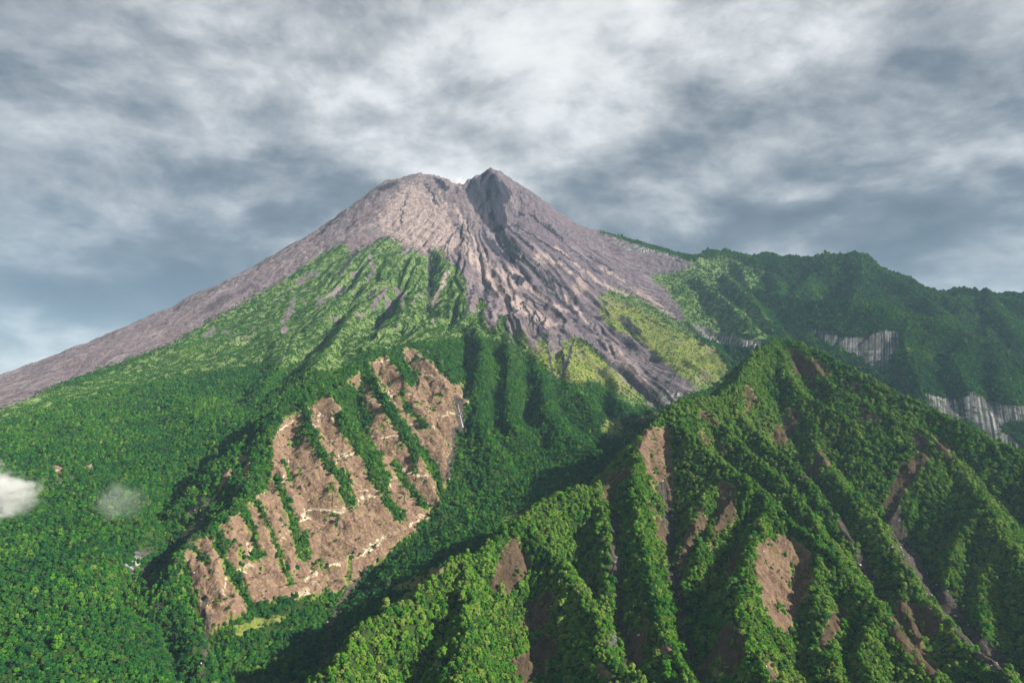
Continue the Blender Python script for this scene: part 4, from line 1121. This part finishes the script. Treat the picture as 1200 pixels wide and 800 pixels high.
scatter("forest", P3[rest], tsz[rest], trot[rest], tint[rest], tkind[rest], [p[0] for p in protos], "dense green tropical forest and shrubs covering the valley, slopes and spurs", "forest")

# ------------------------------------------------------------------ boulders in the stream beds and below the slips
def boulder_mesh(seed):
    r = np.random.default_rng(seed)
    p = ICV * (1 + r.normal(0, 0.12, (len(ICV), 1))) * np.array([1.0, 0.75, 0.6])
    return p, ICF
bl = np.where(view & (Y < 2400) & (HID < 10), np.clip(BED * 0.9 + 0.04 * (SCAR > 0.7), 0, 1) * cell * 0.010, 0)
bl *= sstep(-0.1, 0.5, fbm(X / 20, Y / 20, 2, 151))
bi, bj = np.nonzero(rng.poisson(bl))
bsz = np.exp(rng.normal(0.25, 0.5, len(bi)))
BV, BF, nn = [], [], 0
bp_, bf_ = boulder_mesh(5)
for a_, b_, s_ in zip(bi, bj, bsz):
    an = rng.random() * 6.28
    R = np.array([[math.cos(an), -math.sin(an), 0], [math.sin(an), math.cos(an), 0], [0, 0, 1]])
    BV.append(bp_ @ R.T * min(s_, 3.5) + (X[a_, b_], Y[a_, b_], Z[a_, b_] + CZ + 0.2 * s_))
    BF.append(bf_ + nn)
    nn += len(bp_)
print("boulders", len(bi))
if nn:
    o = mesh_obj("boulders", np.concatenate(BV), np.concatenate(BF), MAT_BOULDER)
    tag(o, "pale grey boulders strewn along the stream beds and gullies", "boulders", "stuff")

# ------------------------------------------------------------------ the little waterfall at the head of the valley
def water_material():
    m, t = new_mat("falling_water")
    d = t.n('ShaderNodeBsdfPrincipled')
    d.inputs['Base Color'].default_value = (0.36, 0.40, 0.42, 1)
    d.inputs['Roughness'].default_value = 0.35
    o = t.n('ShaderNodeOutputMaterial')
    t.t.links.new(d.outputs[0], o.inputs[0])
    return m
def waterfall():
    path = [(537, 474), (538, 481), (539.5, 488), (541, 495), (542.5, 501)]
    w = drape(path)
    V, Fc = [], []
    for k, (x, y, z) in enumerate(w):
        hw = 0.8 + 0.3 * k
        for dx, dy, dz in ((-hw, -2.0, 1.0), (0, -3.6, 3.0), (hw, -2.0, 1.0), (hw, 3, -3), (-hw, 3, -3)):
            V.append((x + dx, y + dy, z + dz + CZ))
    for k in range(len(w) - 1):
        for q in range(5):
            Fc.append((k * 5 + q, k * 5 + (q + 1) % 5, k * 5 + 5 + (q + 1) % 5, k * 5 + 5 + q))
    Fc += [tuple(range(5)), tuple(range(len(V) - 5, len(V)))]
    o = mesh_obj("waterfall", V, Fc, water_material(), smooth=True)
    tag(o, "thin white waterfall at the head of the valley beside the brown cliff", "waterfall")
waterfall()

# ------------------------------------------------------------------ drifting mist and the summit's steam
def vapour_material(name, dens, scale, lo, hi):
    m, t = new_mat(name)
    tc = t.n('ShaderNodeTexCoord')
    p = tc.outputs['Object']
    nz = t.noise(p, scale, 5, 0.6, 0.4)
    r = t.vmath('LENGTH', p)
    nw = t.n('ShaderNodeTexNoise', noise_dimensions='3D')
    t.put(nw.inputs['Vector'], p)
    t.put(nw.inputs['Scale'], 1.6)
    pd = t.vmath('ADD', p, t.vmath('SCALE', t.vmath('SUBTRACT', nw.outputs['Color'], (0.5, 0.5, 0.5)), 1.1))
    fall = t.math('MULTIPLY', t.mapr(t.vmath('LENGTH', pd), 0.85, 0.05), t.mapr(r, 0.97, 0.75))
    v = t.math('MULTIPLY_ADD', t.math('SUBTRACT', nz, 0.5), hi, t.math('MULTIPLY_ADD', fall, 1.2, -lo), clamp=True)
    v = t.math('MULTIPLY', v, fall)
    pv = t.n('ShaderNodeVolumePrincipled')
    pv.inputs['Color'].default_value = (0.97, 0.97, 0.97, 1)
    t.put(pv.inputs['Density'], t.math('MULTIPLY', v, dens))
    o = t.n('ShaderNodeOutputMaterial')
    t.t.links.new(pv.outputs[0], o.inputs['Volume'])
    return m
def vapour(name, px, py, d, rad, mat, label, cat):
    r = np.random.default_rng(int(px) + 50)
    v = ICV * (1.0 + r.normal(0, 0.02, (len(ICV), 1)))
    o = mesh_obj(name, v, ICF, mat)
    x, y, z = P(px, py, d)
    o.location = (x, y, z + CZ)
    o.scale = rad
    return tag(o, label, cat)
vm = vapour_material("mist", 0.075, 3.0, 0.34, 4.2)
vm2 = vapour_material("thin_mist", 0.0075, 2.4, 0.30, 3.0)
vapour("mist_cloud", -2, 577, 1330, (128, 85, 85), vm, "thick white mist puff drifting over the forest at the frame edge", "mist")
vapour("mist_cloud", 142, 584, 1430, (105, 55, 75), vm2, "thin faint mist wisp over the forest above the pale bank", "mist")
vapour("steam_plume", 539, 216, 4960, (95, 70, 100), vapour_material("steam", 0.05, 2.2, 0.30, 3.0), "white steam rising from the notch between the two summit knobs", "steam")

# ------------------------------------------------------------------ the air between
def haze():
    m, t = new_mat("haze")
    pv = t.n('ShaderNodeVolumePrincipled')
    pv.inputs['Color'].default_value = (0.48, 0.74, 1.0, 1)
    pv.inputs['Density'].default_value = 2.1e-5
    pv.inputs['Anisotropy'].default_value = 0.0
    o = t.n('ShaderNodeOutputMaterial')
    t.t.links.new(pv.outputs[0], o.inputs['Volume'])
    x0, x1, y0, y1 = -14600, 14600, -400, 14300
    z0, z1 = float(Z.min()) + CZ - 1.0, float(Z.max()) + CZ + 60.0
    V = [(x, y, z) for z in (z0, z1) for y in (y0, y1) for x in (x0, x1)]
    Fc = [(0, 2, 3, 1), (4, 5, 7, 6), (0, 1, 5, 4), (2, 6, 7, 3), (0, 4, 6, 2), (1, 3, 7, 5)]
    o = mesh_obj("haze", V, Fc, m)
    tag(o, "thin blue air haze filling the whole valley up to the summit", "haze", "stuff")
haze()
